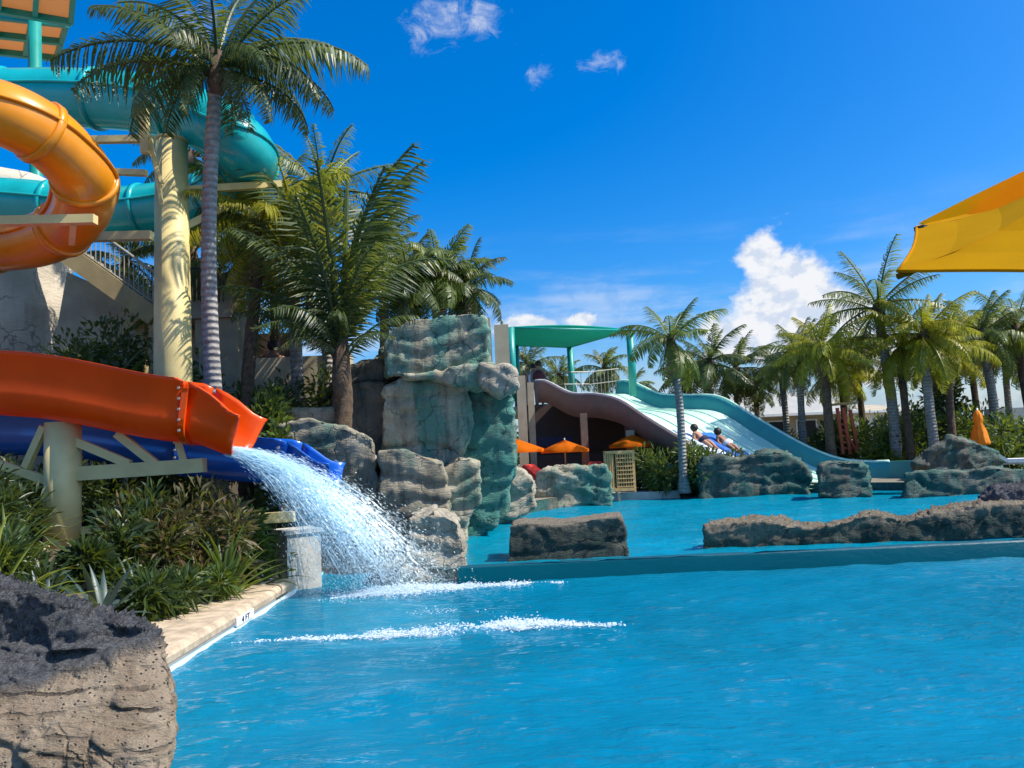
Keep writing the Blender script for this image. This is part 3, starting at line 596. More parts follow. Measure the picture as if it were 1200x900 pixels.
# support columns
uc = thing('support_column', 'tall pale yellow slide column rising beside the tall palm', 'column', at(196, 12.1, .5), 'pale yellow slide columns')
cb, ct = at(197, 12.1, .4), P(186, 152, 12.1); cx_, cy_ = ct.x, 12.15; top = ct.z
part('shaft', tube([(cx_, cy_, .4), (cx_, cy_, top)], lambda s: .31 - .07 * s, 32), M_CREAM, uc, True)
part('cap', tube([(cx_, cy_, top - .01), (cx_, cy_, top + .03), (cx_, cy_, top + .05)], lambda s: .25 if s < .9 else .2, 32), M_CREAM, uc, True)
for A, B, w in (((168, 128), (171, 180), .12), ((104, 164), (170, 163), .10), ((172, 165), (190, 215), .05), ((176, 160), (190, 240), .05), ((100, 200), (172, 203), .09),
                ((203, 224), (330, 216), .11), ((208, 270), (268, 240), .11), ((105, 278), (178, 276), .13)):
    yy = 12.45 if A[0] > 200 else 11.95
    part('arm' if w > .06 else 'tie_rod', beam(P(*A, yy), P(*B, yy + (.6 if A[0] > 200 else 0)), w, w), M_CREAM, uc)
lc = thing('support_column', 'short pale yellow column on a bolted base under the orange slide', 'column', at(72, 9.65, .6), 'pale yellow slide columns')
lb = at(73, 9.65, .5); zt = interp([(-10.2, 3.3), (-5.98, 2.29), (-3.9, 1.88), (-3.25, 1.64)], lb.x) - .02
part('shaft', tube([(lb.x, lb.y, .55), (lb.x, lb.y, zt)], .205, 28), M_CREAM, lc, True)
bpl = part('base_plate', boxm((lb.x, lb.y, .53), .66, .66, .05), M_CREAM, lc)
for k in range(6):
    a = k * math.pi / 3 + .3; d_ = Vector((math.cos(a), math.sin(a), 0))
    part('gusset', beam(Vector((lb.x, lb.y, .66)) + d_ * .19, Vector((lb.x, lb.y, .66)) + d_ * .29, .02, .17), M_CREAM, lc)
    part('bolt', tube([Vector((lb.x, lb.y, .57)) + d_ * .3, Vector((lb.x, lb.y, .64)) + d_ * .3], .022, 6), M_RAIL, bpl)
for A, B, w in (((78, 556), (240, 545), .17), ((88, 517), (152, 544), .10), ((137, 508), (184, 545), .10), ((205, 506), (216, 542), .08), ((-30, 534), (55, 563), .10), ((30, 548), (52, 500), .09), ((92, 622), (130, 619), .09)):
    part('arm' if w > .15 else 'brace', beam(P(*A, 9.62), P(*B, 9.62), w * .8, w), M_CREAM, lc)
ar = thing('steel_frame', 'low pale green steel frame beside the concrete pier', 'frame', P(280, 640, 10.1))
part('beam', beam(P(220, 613, 10.0), P(345, 605, 10.0), .1, .13), M_CREAM, ar); part('brace', beam(P(242, 592, 10.0), P(275, 609, 10.0), .08, .1), M_CREAM, ar)
part('leg', beam(at(228, 10.0, .15), P(228, 613, 10.0), .09, .09), M_CREAM, ar)
bm_ = thing('slide_support', 'pale beam carrying the underside of the amber spiral slide', 'beam', P(40, 258, 9.6))
part('beam', beam(P(-120, 262, 9.9), P(112, 257, 9.9), .12, .11), M_CREAM, bm_); part('bracket', beam(P(86, 262, 9.95), P(84, 285, 10.4), .07, .07), M_CREAM, bm_)
pr = thing('concrete_pier', 'square pale concrete pier at the pool edge under the splash', 'pier', at(350, 10.2, 0))
pc = at(350, 10.28, 0)
part('shaft', boxm((pc.x, pc.y, -.6), .44, .46, 1.29, .62), M_CONC, pr); part('cap', boxm((pc.x, pc.y, .693), .50, .52, .05, .62), M_CONC, pr)
# ------------------------------------------------------------------ wide slide, deck and sail
ws = thing('wide_slide', 'wide mint multi-lane wave slide with teal far wall and mauve near side', 'water slide', (5.6, 23.5, .5))
FT = [(0, 4.0), (.06, 3.94), (.19, 3.38), (.30, 3.25), (.4375, 3.07), (.562, 2.34), (.736, 1.35), (.855, .94), (1.05, .90), (1.3, .9)]
NTb = [(0, 3.88), (.05, 3.82), (.16, 3.35), (.27, 3.22), (.36, 2.98), (.46, 2.4), (.60, 1.65), (.74, 1.05), (.86, .88), (1.1, .88)]
def lin(tab, x):
    xs_ = [a for a, _ in tab]; ys_ = [b for _, b in tab]
    i = max(0, min(len(xs_) - 2, next((k for k in range(len(xs_) - 1) if x <= xs_[k + 1]), len(xs_) - 2)))
    p = lambda k: ys_[max(0, min(len(ys_) - 1, k))]
    t = (x - xs_[i]) / (xs_[i + 1] - xs_[i]); m0 = (p(i + 1) - p(i - 1)) / (xs_[min(i + 1, len(xs_) - 1)] - xs_[max(i - 1, 0)]) * (xs_[i + 1] - xs_[i]); m1 = (p(i + 2) - p(i)) / (xs_[min(i + 2, len(xs_) - 1)] - xs_[i]) * (xs_[i + 1] - xs_[i])
    return (2 * t**3 - 3 * t**2 + 1) * p(i) + (t**3 - 2 * t**2 + t) * m0 + (-2 * t**3 + 3 * t**2) * p(i + 1) + (t**3 - t**2) * m1
def nearp(t): return Vector((.9 + 6.6 * t, 25.6 - 7 * t, lin(NTb, t) - .5))
def farp(t): return Vector((3.7 + 6.6 * t, 28.4 - 7 * t, lin(FT, t) - .46))
TS = [k / 60 * .97 for k in range(61)]
vs, fs = [], []
lanes = 6
for lane in range(lanes):                                            # each lane a shallow trough
    lv = []
    for t_ in TS:
        for j in range(5):
            u = (lane + j / 4) / lanes; t = t_ / .97 * (.74 + .26 * u); p = nearp(t).lerp(farp(t), u); p.z -= .02 * math.sin(math.pi * j / 4); lv.append(p)
    n = len(TS); f_ = [(i * 5 + j, i * 5 + j + 1, i * 5 + j + 6, i * 5 + j + 5) for i in range(n - 1) for j in range(4)]
    b_ = [p - Vector((0, 0, .10)) for p in lv]
    part('lane', (lv + b_, f_ + [tuple(x + n * 5 for x in q[::-1]) for q in f_]), M_MINT, ws, True)
    if lane: part('lane_divider', tube([nearp(t).lerp(farp(t), lane / lanes) + Vector((0, 0, .02)) for t in [x / .97 * (.74 + .26 * lane / lanes) for x in TS[::2]]], .018, 6), M_MINT, ws, True)
def wallm(fn, h, out, th, t0=0.0, t1=1.06):
    vs, fs = [], []; T = [t0 + (t1 - t0) * k / 60 for k in range(61)]; ov = Vector((.707, .707, 0)) * out
    for t in T:
        p = fn(t); a = p + Vector((0, 0, h)); 
        sec = [p - Vector((0, 0, .18)), p + ov * .02, p + ov * .10 + Vector((0, 0, h * .5)), a + ov * .13, a + ov * (.13 + th) , a + ov * (.13 + th) - Vector((0, 0, .08)), p + ov * (.10 + th * .6) + Vector((0, 0, h * .4)), p + ov * th - Vector((0, 0, .22))]
        vs += sec
    for i in range(60):
        for k in range(8): a, b = i * 8 + k, i * 8 + (k + 1) % 8; fs.append((a, b, b + 8, a + 8))
    fs += [tuple(range(7, -1, -1)), tuple(range(480, 488))]; return vs, fs
part('far_wall', wallm(farp, .46, 1, .14), M_TEALWALL, ws, True)
part('far_wall_rim', tube([farp(t) + Vector((.707 * .2, .707 * .2, .47)) for t in TS], .05, 8), M_MINT, ws, True)
part('near_wall', wallm(nearp, .5, -1, .16, 0, .60), M_MAUVE, ws, True)
part('near_wall_rim', tube([nearp(t) + Vector((-.707 * .2, -.707 * .2, .51)) for t in TS if t < .6], .035, 8), plain('pale_rim', (.62, .60, .55), .5), ws, True)
part('side_skirt', (lambda T: ([nearp(t) + Vector((-.05, -.05, -.22)) for t in T] + [Vector((nearp(t).x - .05, nearp(t).y - .05, .45)) for t in T] + [nearp(t) + Vector((.05, .05, -.22)) for t in T] + [Vector((nearp(t).x + .05, nearp(t).y + .05, .45)) for t in T],
     [(i, i + 1, i + 1 + len(T), i + len(T)) for i in range(len(T) - 1)] + [(i + 2 * len(T), i + 3 * len(T), i + 1 + 3 * len(T), i + 1 + 2 * len(T)) for i in range(len(T) - 1)]))([.36 + k * .03 for k in range(9)]), M_BROWNWALL, ws)
part('runout_water', flat([(7.3, 19.4), (10.0, 21.9), (11.6, 20.4), (9.3, 18.75)], .26), M_WATER2, ws)
part('runout_wall', boxm((11.0, 20.6, .3), 2.4, .16, .62, -.78), M_TEALWALL, ws)
dk = thing('slide_deck', 'raised slide deck with thin railing above the brown poolside bar', 'platform', (1.0, 28, .5))
part('floor', boxm((.9, 29.9, 2.95), 4.6, 4.0, .25, -.78), M_TAN, dk)
for (p0, p1) in (((612, 436), (690, 436)), ((690, 436), (725, 432))):
    A, B = P(*p0, 28.5), P(*p1, 29.5)
    part('rail', tube([A, B], .02, 6), M_RAIL, dk); part('rail', tube([A - Vector((0, 0, .45)), B - Vector((0, 0, .45))], .014, 6), M_RAIL, dk)
    for k in range(9):
        p = A.lerp(B, k / 8); part('rail_post', tube([p, p - Vector((0, 0, .95))], .014, 5), M_RAIL, dk)
part('fascia', boxm((2.0, 26.5, .45), 3.4, .3, 2.7, .02), M_BROWNWALL, dk)
part('pillar', boxm(at(616, 24.5, .45), .28, .3, P(616, 440, 24.5).z - .45), M_TAN, dk)
part('pillar', boxm(at(627, 25.0, .45), .2, .2, P(626, 448, 25).z - .45), M_TAN, dk)
part('pillar', boxm(at(688, 23.2, .45), .2, .2, P(689, 484, 23.2).z - .45), plain('brown_pillar', (.16, .11, .08), .8), dk)
part('pillar', boxm(at(742, 22.7, .45), .22, .2, P(742, 504, 22.7).z - .45), M_TAN, dk)
part('bar_counter', boxm(at(660, 25.2, .45), 2.6, .3, 1.0), M_BROWNWALL, dk)
part('bar_sign', boxm(at(642, 25.0, 1.75), 1.6, .05, .28), M_NAVY, dk)
sl_ = thing('shade_sail', 'taut teal shade sail on teal posts over the slide deck', 'canopy', at(668, 28, 3.3))
NL, NR, FL, FR = P(598, 384, 25.0), P(738, 387, 26.5), P(604, 405, 31), P(668, 407, 31)
vs, fs = [], []; n = 14
for i in range(n + 1):
    for j in range(n + 1):
        u, v = i / n, j / n; p = NL.lerp(NR, u).lerp(FL.lerp(FR, u), v); p.z -= .25 * (math.sin(math.pi * u) * math.sin(math.pi * v)) - .1 * math.sin(math.pi * u) * (1 - v); vs.append(p)
for i in range(n):
    for j in range(n): a = i * (n + 1) + j; fs.append((a, a + 1, a + n + 2, a + n + 1))
n2_ = len(vs); vs += [p + Vector((0, 0, .03)) for p in vs]; fs += [tuple(x + n2_ for x in q[::-1]) for q in fs]
sa = part('sail', (vs, fs), M_SAIL, sl_, True)
for a, b in ((NL, NR), (FL, FR), (NR, FR), (NL, FL)): part('edge_beam', tube([a, b], .03, 8), M_STEELTEAL, sa, True)
for q, zb in ((NR, 3.3), (FR, 3.3), (NL, 3.2), (FL, 3.3)):
    part('post', tube([(q.x, q.y, zb), q], .13, 10), M_STEELTEAL, sl_, True)
# ------------------------------------------------------------------ parasols
def parasol(label, px, py, d, hw, hh, grp, zb=ZG, tilt=0):
    c = P(px, py, d); r_ = thing('parasol', label, 'parasol', (c.x, c.y, zb), grp); n = 8; vs, fs = [], []
    for ring_, (rr, zz) in enumerate(((.02, hh), (.5, hh * .52), (1, 0), (.99, -hh * .28))):
        for k in range(n * 4):
            a = 2 * math.pi * k / (n * 4) + .2; f = abs(((k % 4) / 4) - .5) * 2; sag = (1 - .06 * (1 - f)) if ring_ else 1
            vs.append((c.x + math.cos(a) * hw * rr * sag, c.y + math.sin(a) * hw * rr * sag, c.z + zz - (.03 * (1 - f) if ring_ == 2 else 0)))
    N = n * 4
    for j in range(3):
        for k in range(N): a, b = j * N + k, j * N + (k + 1) % N; fs.append((a, b, b + N, a + N))
    fs.append(tuple(range(N)))
    cn = part('canopy', (vs, fs), M_PARASOL, r_, True); part('pole', tube([(c.x, c.y, zb), (c.x, c.y, c.z + hh + .06)], .022, 8), M_RAIL, r_, True)
    for k in range(n):
        a = 2 * math.pi * k / n + .2; part('rib', tube([(c.x + math.cos(a) * .03, c.y + math.sin(a) * .03, c.z + hh - .05), (c.x + math.cos(a) * hw * .97, c.y + math.sin(a) * hw * .97, c.z - .02)], .010, 4), M_RAIL, cn)
    part('base', boxm((c.x, c.y, zb), .4, .4, .08), M_DARK, r_); return r_
parasol('open orange parasol partly hidden by the cliff', 604, 527, 22.6, .85, .32, 'open orange parasols at the bar')
parasol('open orange parasol over the red loungers', 662, 527, 22.8, .72, .28, 'open orange parasols at the bar')
parasol('open orange parasol just above the wooden gate', 741, 521, 22.6, .70, .30, 'open orange parasols at the bar')
cp = thing('closed_parasol', 'furled orange parasol standing among the shrubs at right', 'parasol', at(1152, 22, ZG))
b_ = at(1152, 22, ZG); vs, fs = [], []; prof = [(.03, 1.75), (.10, 1.62), (.115, 1.45), (.085, 1.40), (.17, 1.15), (.22, .85), (.23, .78), (.10, .80)]
for r_, z in prof:
    for k in range(24):
        a = 2 * math.pi * k / 24; rr = r_ * (1 + .16 * math.cos(a * 8)); vs.append((b_.x + math.cos(a) * rr, b_.y + math.sin(a) * rr, z + .0))
for j in range(len(prof) - 1):
    for k in range(24): a, b = j * 24 + k, j * 24 + (k + 1) % 24; fs.append((a, a + 24, b + 24, b))
zs = P(1152, 521, 22).z - .78
part('canopy', ([(x, y, z + zs) for x, y, z in vs], fs + [tuple(range(24))]), plain('amber_canvas', (.80, .27, .01), .8, .1, 8, trans=.3, tcol=(1, .35, .0)), cp, True); part('pole', tube([(b_.x, b_.y, ZG), (b_.x, b_.y, 1.8 + zs)], .025, 8), M_WHITE, cp, True); part('base', boxm(b_, .45, .45, .08), M_CONC, cp)
# big yellow parasol close by on the right
yp = thing('large_parasol', 'large yellow parasol reaching in from the right edge, close by', 'parasol', (1.5, 1.9, 0))
KS = .42
apex = P(1330, 150, 4.6 * KS)
C = [P(1052, 318, 4.3 * KS), P(1074, 266, 5.3 * KS), P(1193, 235, 6.1 * KS), P(1480, 236, 6.2 * KS), P(1600, 300, 5.0 * KS), P(1480, 322, 3.9 * KS), P(1250, 318, 3.75 * KS)]
vs = [apex]; ncor = len(C); M_ = 6
grid = []
for k in range(ncor):
    a, b = C[k], C[(k + 1) % ncor]
    for j in range(M_):
        u = j / M_; p = a.lerp(b, u); c0 = sum(C, Vector()) / ncor; p = p.lerp(c0, .025 * math.sin(math.pi * u)); grid.append(p)
N = len(grid); RN = 5; fs = []
for r in range(1, RN + 1):
    for p in grid:
        q = apex.lerp(p, r / RN); q.z += -.05 * math.sin(math.pi * r / RN); vs.append(q)
for k in range(N): fs.append((0, 1 + k, 1 + (k + 1) % N))
for r in range(RN - 1):
    for k in range(N): a, b = 1 + r * N + k, 1 + r * N + (k + 1) % N; fs.append((a, a + N, b + N, b))
cn = part('canopy', (vs, fs), M_YELLOW, yp, False)
up = Vector((0, 0, .006)); part('hem', tube(grid + [grid[0]], .004, 6), M_YELLOW, cn, True)
for c in C: part('rib', tube([apex - Vector((0, 0, .04)), apex.lerp(c, .5) - Vector((0, 0, .075)), c - Vector((0, 0, .012))], .008, 6), M_YELLOWRIB, cn, True)
part('pole', tube([(apex.x, apex.y, -1.0), apex + Vector((0, 0, .01))], .022, 12), M_WHITE, yp, True)
part('corner_pocket', boxm(C[1] + Vector((.012, -.01, -.014)), .035, .03, .012, .5), M_DARK, yp)
va = P(1400, 105, 2.36); vc = [P(1076, 263, 2.46), P(1135, 233, 2.7), P(1215, 206, 2.85), P(1520, 180, 2.8), P(1560, 250, 2.1), P(1300, 262, 2.0)]
vt = [va] + vc + [p + Vector((0, 0, .004)) for p in [va] + vc]
part('vent_strut', tube([apex, va], .012, 8), M_WHITE, yp, True)
part('vent_canopy', (vt, [(0, 1 + (k + 1) % 6, 1 + k) for k in range(6)] + [(7, 8 + k, 8 + (k + 1) % 6) for k in range(6)]), M_YELLOWTOP, yp)
# ------------------------------------------------------------------ gate, loungers, far buildings
gt = thing('gate', 'wooden lattice gate standing at the pool edge', 'gate', at(728, 21.0, .4))
g0, g1 = at(711, 20.9, .44), at(744, 20.9, .44); gh = P(728, 527, 20.9).z - .44
for x in (g0.x, g0.x + .36 * (g1.x - g0.x), g1.x): part('post', boxm((x, 20.9, .42), .07, .07, gh), M_TIMBER, gt)
for z in (.46, gh * .98 + .36): part('rail', boxm(((g0.x + g1.x) / 2, 20.86, z), g1.x - g0.x, .05, .08), M_TIMBER, gt)
for k in range(4): part('slat', boxm((g0.x + .07 + k * (g1.x - g0.x) * .36 / 4.6, 20.88, .5), .045, .03, gh - .12), M_TIMBER, gt)
wl_ = (g1.x - g0.x) * .62
for k in range(7): part('slat', boxm((g1.x - wl_ + .05 + k * wl_ / 7, 20.88, .5), .03, .02, gh - .12), M_TIMBER, gt)
for k in range(9): part('crossbar', boxm((g1.x - wl_ / 2, 20.855, .56 + k * (gh - .25) / 8), wl_, .02, .03), M_TIMBER, gt)
solo('concrete_ledge', boxm(at(752, 21.4, .2), 1.9, .7, .20), M_CONC, 'low pale step at the water below the wooden gate', 'step')
def lounger(label, px, d, mat, grp, rz):
    b = at(px, d, ZG); r_ = thing('sun_lounger', label, 'sun lounger', b, grp); ca, sa = math.cos(rz), math.sin(rz)
    w = lambda x, y, z: Vector((b.x + x * ca - y * sa, b.y + x * sa + y * ca, b.z + z))
    part('frame', beam(w(-.7, 0, .30), w(.75, 0, .30), .62, .05), M_RAIL, r_); part('cushion', beam(w(-.68, 0, .37), w(.25, 0, .37), .6, .09), mat, r_); part('backrest', beam(w(.25, 0, .37), w(.75, 0, .75), .6, .09), mat, r_)
    for sx_ in (-.6, .6):
        for sy_ in (-.25, .25): part('leg', beam(w(sx_, sy_, 0), w(sx_, sy_, .29), .04, .04), M_RAIL, r_)
lounger('red cushioned lounger nearer the cliff, under the parasols', 648, 21.6, M_RED, 'red loungers by the bar', 2.6)
lounger('red cushioned lounger nearer the wooden gate', 673, 21.8, M_RED, 'red loungers by the bar', .4)
lounger('pale lounger at the right edge beyond the rock wall', 1190, 20.6, M_WCLOTH, None, 2.9)
solo('towel_pile', boxm(at(650, 21.2, ZG + .42), .42, .3, .16, .3), M_WCLOTH, 'white towels piled on the red lounger near the cliff', 'towel')
def house(label, x0, x1, d, ytop, yeave, zb, rm, wm_, nwin, depth=6):
    a, b = at(x0, d, zb), at(x1, d, zb); ze = P((x0 + x1) / 2, yeave, d).z; zt = P((x0 + x1) / 2, ytop, d).z
    r_ = thing('building', label, 'building', ((a.x + b.x) / 2, d + depth / 2, zb)); w = b.x - a.x; cx = (a.x + b.x) / 2
    part('wall', boxm((cx, d + depth / 2, zb), w - .8, depth - .8, ze - zb - .12), wm_, r_)
    e = .12; y0, y1 = d, d + depth
    V = [(a.x, y0, ze), (b.x, y0, ze), (b.x, y1, ze), (a.x, y1, ze), (a.x, y0, ze - e), (b.x, y0, ze - e), (b.x, y1, ze - e), (a.x, y1, ze - e), (a.x + .6, (y0 + y1) / 2, zt), (b.x - .6, (y0 + y1) / 2, zt)]
    part('roof', (V, [(0, 1, 9, 8), (2, 3, 8, 9), (3, 0, 8), (1, 2, 9), (7, 6, 5, 4), (4, 5, 1, 0), (5, 6, 2, 1), (6, 7, 3, 2), (7, 4, 0, 3)]), rm, r_)
    part('gutter', boxm((cx, d - .03, ze - .10), w + .04, .08, .10), M_WHITE, r_)
    for k in range(nwin):
        x = a.x + .9 + (w - 1.8) * k / max(1, nwin - 1); f = part('window', boxm((x, d + .385, zb + .9), .9, .05, 1.1), M_WHITE, r_)
        part('pane', boxm((x, d + .352, zb + .97), .76, .02, .96), M_GLASSD, r_)
house('low building with pale grey roof and white gutter behind the wide slide', 860, 1012, 33, 455, 484, ZG, M_ROOF, M_TAN, 4)
house('white walled low building behind the yellow palms', 1018, 1078, 36, 470, 480, ZG, M_TAN, M_WHITE, 3)
solo('grey_wall', boxm(at(1215, 30, .4), 3.4, .4, P(1190, 478, 30).z - .4), M_WALLGREY, 'plain grey wall at the far right edge behind the palms', 'wall')
rt = thing('ladder_tower', 'red-orange ladder-like stand among the palms at right', 'stand', at(992, 24, ZG))
for A, B in (((981, 478), (988, 532)), ((988, 478), (996, 532)), ((996, 480), (1006, 532)), ((990, 505), (1004, 530))):
    part('upright', beam(P(*A, 24), P(*B, 24), .09, .07), M_REDPOST, rt)
for k in range(7): part('rung', beam(P(981 + k * 1.1, 483 + k * 7, 24.03), P(990 + k * 1.6, 483 + k * 7, 24.03), .05, .05), M_REDPOST, rt)
part('platform', beam(P(978, 474, 24), P(1002, 472, 24), .5, .07), M_TIMBER, rt)
# ------------------------------------------------------------------ palms
def frond_mesh(L, curve, npair, ll, wid, hang, seed, gap=.12):
    rd = random.Random(seed); pts, tans = [], []; n = 16; p = Vector(); 
    for i in range(n + 1):
        s = i / n; a = -curve * s ** 1.35; pts.append(p.copy()); t = Vector((math.cos(a), .05 * math.sin(seed + s * 2), math.sin(a))); tans.append(t.normalized()); p = p + t * (L / n)
    vs, fs = tube(pts, lambda s: .026 * (1 - .85 * s) * L / 2.2 + .004, 5)
    def samp(s):
        x = s * n; i = min(n - 1, int(x)); f = x - i; return pts[i].lerp(pts[i + 1], f), tans[i].lerp(tans[i + 1], f)
    for k in range(npair):
        s = gap + (1 - gap) * (k + .5) / npair; prof = min(1, .45 + 2.2 * (s - gap)) * (1 - .72 * max(0, s - .45) ** 1.5 / .41)
        for sg in (-1, 1):
            if rd.random() < .07: continue
            q, t = samp(min(1, s + rd.uniform(-.008, .008))); side = Vector((0, sg, 0)); nr = t.cross(Vector((0, 1, 0))); nr = nr if nr.z > 0 else -nr
            fw = .35 + .55 * s; h = hang * rd.uniform(.6, 1.35); l = ll * prof * rd.uniform(.62, 1.14)
            d1 = (t * fw + side + nr * (.28 - h * .4)).normalized(); d2 = (t * fw + side * .85 - nr * h + Vector((0, 0, -.25 * h))).normalized(); d3 = (t * fw * .8 + side * .6 - nr * h * 1.5 + Vector((0, 0, -.7 * h))).normalized()
            a = q; b = a + d1 * l * .35; c = b + d2 * l * .35; e = c + d3 * l * .32
            wv = d1.cross(side.cross(t) if True else nr).normalized(); wv = (t - d1 * t.dot(d1)).normalized() * wid * .5
            k0 = len(vs); vs += [a - wv * .5, a + wv * .5, b + wv, b - wv, c + wv * .85, c - wv * .85, e]
            fs += [(k0, k0 + 1, k0 + 2, k0 + 3), (k0 + 3, k0 + 2, k0 + 4, k0 + 5), (k0 + 5, k0 + 4, k0 + 6)]
    return mesh('frond', vs, fs, False)
FR_MESH = {}
def fronds(kind, mat):
    key = (kind, mat.name)
    if key not in FR_MESH:
        L = []
        for i in range(6):
            cur = (.5, .8, 1.1, 1.4, 1.75, 2.1)[i]
            if kind == 'fine': me = frond_mesh(1.0, cur * .9, 62, .33, .0125, 1.15 + .16 * i, i * 3 + 1)
            elif kind == 'airy': me = frond_mesh(1.0, cur * .8, 50, .25, .0105, 1.15 + .14 * i, i * 7 + 3)
            else: me = frond_mesh(1.0, cur, 44, .34, .019, .75 + .13 * i, i * 5 + 2)
            me.materials.append(mat); L.append(me)
        FR_MESH[key] = L
    return FR_MESH[key]
def palm(label, crown, d, flen, trunkw, n=24, mat=None, lean=(0, 0), zb=ZG, kind='wide', group='coconut palms', custom=None, seed=1, emin=-35, emax=82, tmat=None, belly=1.3):
    rd = random.Random(seed); mat = mat or M_FROND
    c = P(crown[0], crown[1], d); base = Vector((c.x - lean[0], c.y - lean[1], zb)); r_ = thing('palm_tree', label, 'palm tree', base, group)
    pts = []
    for k in range(25):
        s = k / 24; p = base.lerp(c, s); p.x += .10 * math.sin(s * 3.0 + seed) * s * (1 - s) * 2 - lean[0] * .25 * math.sin(math.pi * s); pts.append(p)
    pts[0].z -= .1
    H = max(.3, c.z - zb)
    tv, tf = [], []
    ns = max(24, int(H / .045)) if d < 16 else 24
    rows = []
    def tp(s):
        x = s * 24; i = min(23, int(x)); return pts[i].lerp(pts[i + 1], x - i)
    k_ = 14
    for i in range(ns + 1):
        s = i / ns; p = tp(s); r0 = trunkw * .5 * (1 + (belly - 1) * (1 - s) ** 2 + .55 * max(0, .08 - s) / .08)
        r0 *= 1 + (.022 * ((i % 3) == 0) if d < 16 else 0) + .03 * math.sin(i * 1.7)
        for j in range(k_): a = 2 * math.pi * j / k_; tv.append(p + Vector((math.cos(a) * r0, math.sin(a) * r0, 0)))
    for i in range(ns):
        for j in range(k_): a, b = i * k_ + j, i * k_ + (j + 1) % k_; tf.append((a, b, b + k_, a + k_))
    part('trunk', (tv, tf), tmat or M_TRUNKG, r_, True)
    part('crown_sheath', tube([c + Vector((0, 0, -.16 * flen)), c + Vector((0, 0, -.08 * flen)), c + Vector((0, 0, .12 * flen))], lambda s: trunkw * (.45 + .25 * math.sin(s * 3.1)), 10), M_TRUNKB, r_, True)
    ms = fronds(kind, mat)
    specs = custom or []
    if not custom:
        for k in range(n):
            s = (k + .5) / n; el = emax + (emin - emax) * s ** .85 + rd.uniform(-9, 9); az = k * 137.5 + rd.uniform(-18, 18)
            vi = min(5, max(0, int(1 + s * 3.2 + rd.uniform(-.8, 1.0)))); specs.append((az, el, rd.uniform(.82, 1.12) * (.82 if s < .12 else 1), vi))
    dead = fronds(kind, M_FRONDX)
    if not custom:
        n_ = len(specs); specs = [q for q in specs if rd.random() > .10]
        for k in range(rd.choice((1, 2, 3))): specs.append((rd.uniform(0, 360), rd.uniform(-72, -48), rd.uniform(.6, .9), -1 - rd.randrange(2)))
    for az, el, ls, vi in specs:
        o = bpy.data.objects.new('frond', ms[vi] if vi >= 0 else dead[5 + vi]); COL.objects.link(o); o.parent = r_; o.matrix_parent_inverse = Matrix.Translation(-base)
        rot = Matrix.Rotation(math.radians(az), 4, 'Z') @ Matrix.Rotation(math.radians(-el), 4, 'Y') @ Matrix.Rotation(rd.uniform(-.35, .35), 4, 'X')
        o.matrix_basis = Matrix.Translation(c + Vector((0, 0, rd.uniform(-.05, .06) * flen))) @ rot @ Matrix.Scale(flen * ls, 4)
    return r_
palm('tallest palm with ringed grey trunk in front of the teal slide', (254, 82), 10.9, 2.2, .19, kind='fine', mat=M_FRONDD, zb=.5, lean=(.46, -1.2), seed=2, belly=1.6, custom=[
    (180, 28, 1.06, 3), (172, 12, .8, 4), (200, -8, .72, 4), (150, 40, .9, 3), (0, 26, 1.02, 3), (12, 4, .72, 4), (-18, -10, .62, 4), (30, 40, .95, 2), (62, 50, .9, 2), (110, 58, .9, 2), (230, 45, .8, 3), (262, 30, .62, 4), (290, 48, .75, 3), (315, 20, .62, 4), (340, 52, .8, 2), (90, 78, .95, 1), (200, 72, .9, 1), (20, 74, .9, 1), (215, -22, .5, 5), (330, -25, .5, 5), (90, 5, .6, 4), (165, 58, .95, 2), (185, 20, .92, 4), (345, 12, .8, 4), (5, 15, .85, 4), (140, 10, .75, 4), (40, 18, .7, 4), (70, -15, .5, 5)])
palm('leaning palm with shaggy brown trunk right of the tall palm', (306, 258), 13.4, 1.75, .20, 20, M_FRONDY, lean=(.25, .2), zb=.5, kind='fine', seed=4, tmat=M_TRUNKB)
palm('slim palm with brown trunk beside the landing pillar', (318, 262), 15.6, 1.7, .17, 16, M_FROND, zb=.5, kind='fine', seed=5, tmat=M_TRUNKB)
palm('bushy young palm with long upright fronds growing from the rocks', (400, 425), 12.9, 4.15, .24, kind='airy', mat=M_FRONDD, zb=2.0, seed=6, tmat=M_TRUNKB, custom=[
    (90, 87, 1.0, 2), (200, 86, 1.0, 2), (30, 86, .9, 2), (350, 87, .9, 2), (165, 83, .95, 3), (185, 79, .9, 4), (45, 85, .8, 2), (140, 80, .85, 3), (220, 80, .7, 4), (215, 74, .68, 3), (250, 80, .66, 2), (300, 80, .55, 3), (335, 78, .5, 4), (2, 80, .70, 5), (8, 64, .40, 4), (175, 62, .50, 4), (205, 52, .40, 5), (240, 60, .42, 5), (280, 52, .36, 5), (120, 76, .9, 2), (60, 82, .75, 2), (150, 66, .55, 4), (345, 84, .8, 1), (270, 86, .8, 1), (190, 68, .62, 4), (320, 50, .30, 5), (230, 40, .30, 5)])
palm('full palm behind the bushy one, crown level with the teal slide', (378, 225), 14.6, 1.8, .22, 22, M_FROND, zb=.5, kind='airy', seed=7, emin=-40)
palm('yellow-green palm crown between teal slide and bushy palm', (345, 262), 14.0, 1.7, .2, 16, M_FRONDY, zb=.5, kind='airy', seed=8)
palm('dark palm crown filling the gap between shaggy trunk and bushy palm', (345, 330), 15.2, 1.6, .18, 18, M_FRONDD, zb=.5, kind='airy', seed=13)
palm('green palm crown directly behind the tall trunk', (282, 300), 15.8, 1.6, .18, 18, M_FROND, zb=.5, kind='airy', seed=14)
palm('dark palm crown half hidden behind the tall yellow column', (226, 300), 16.4, 1.6, .18, 14, M_FRONDD, zb=.5, seed=9)
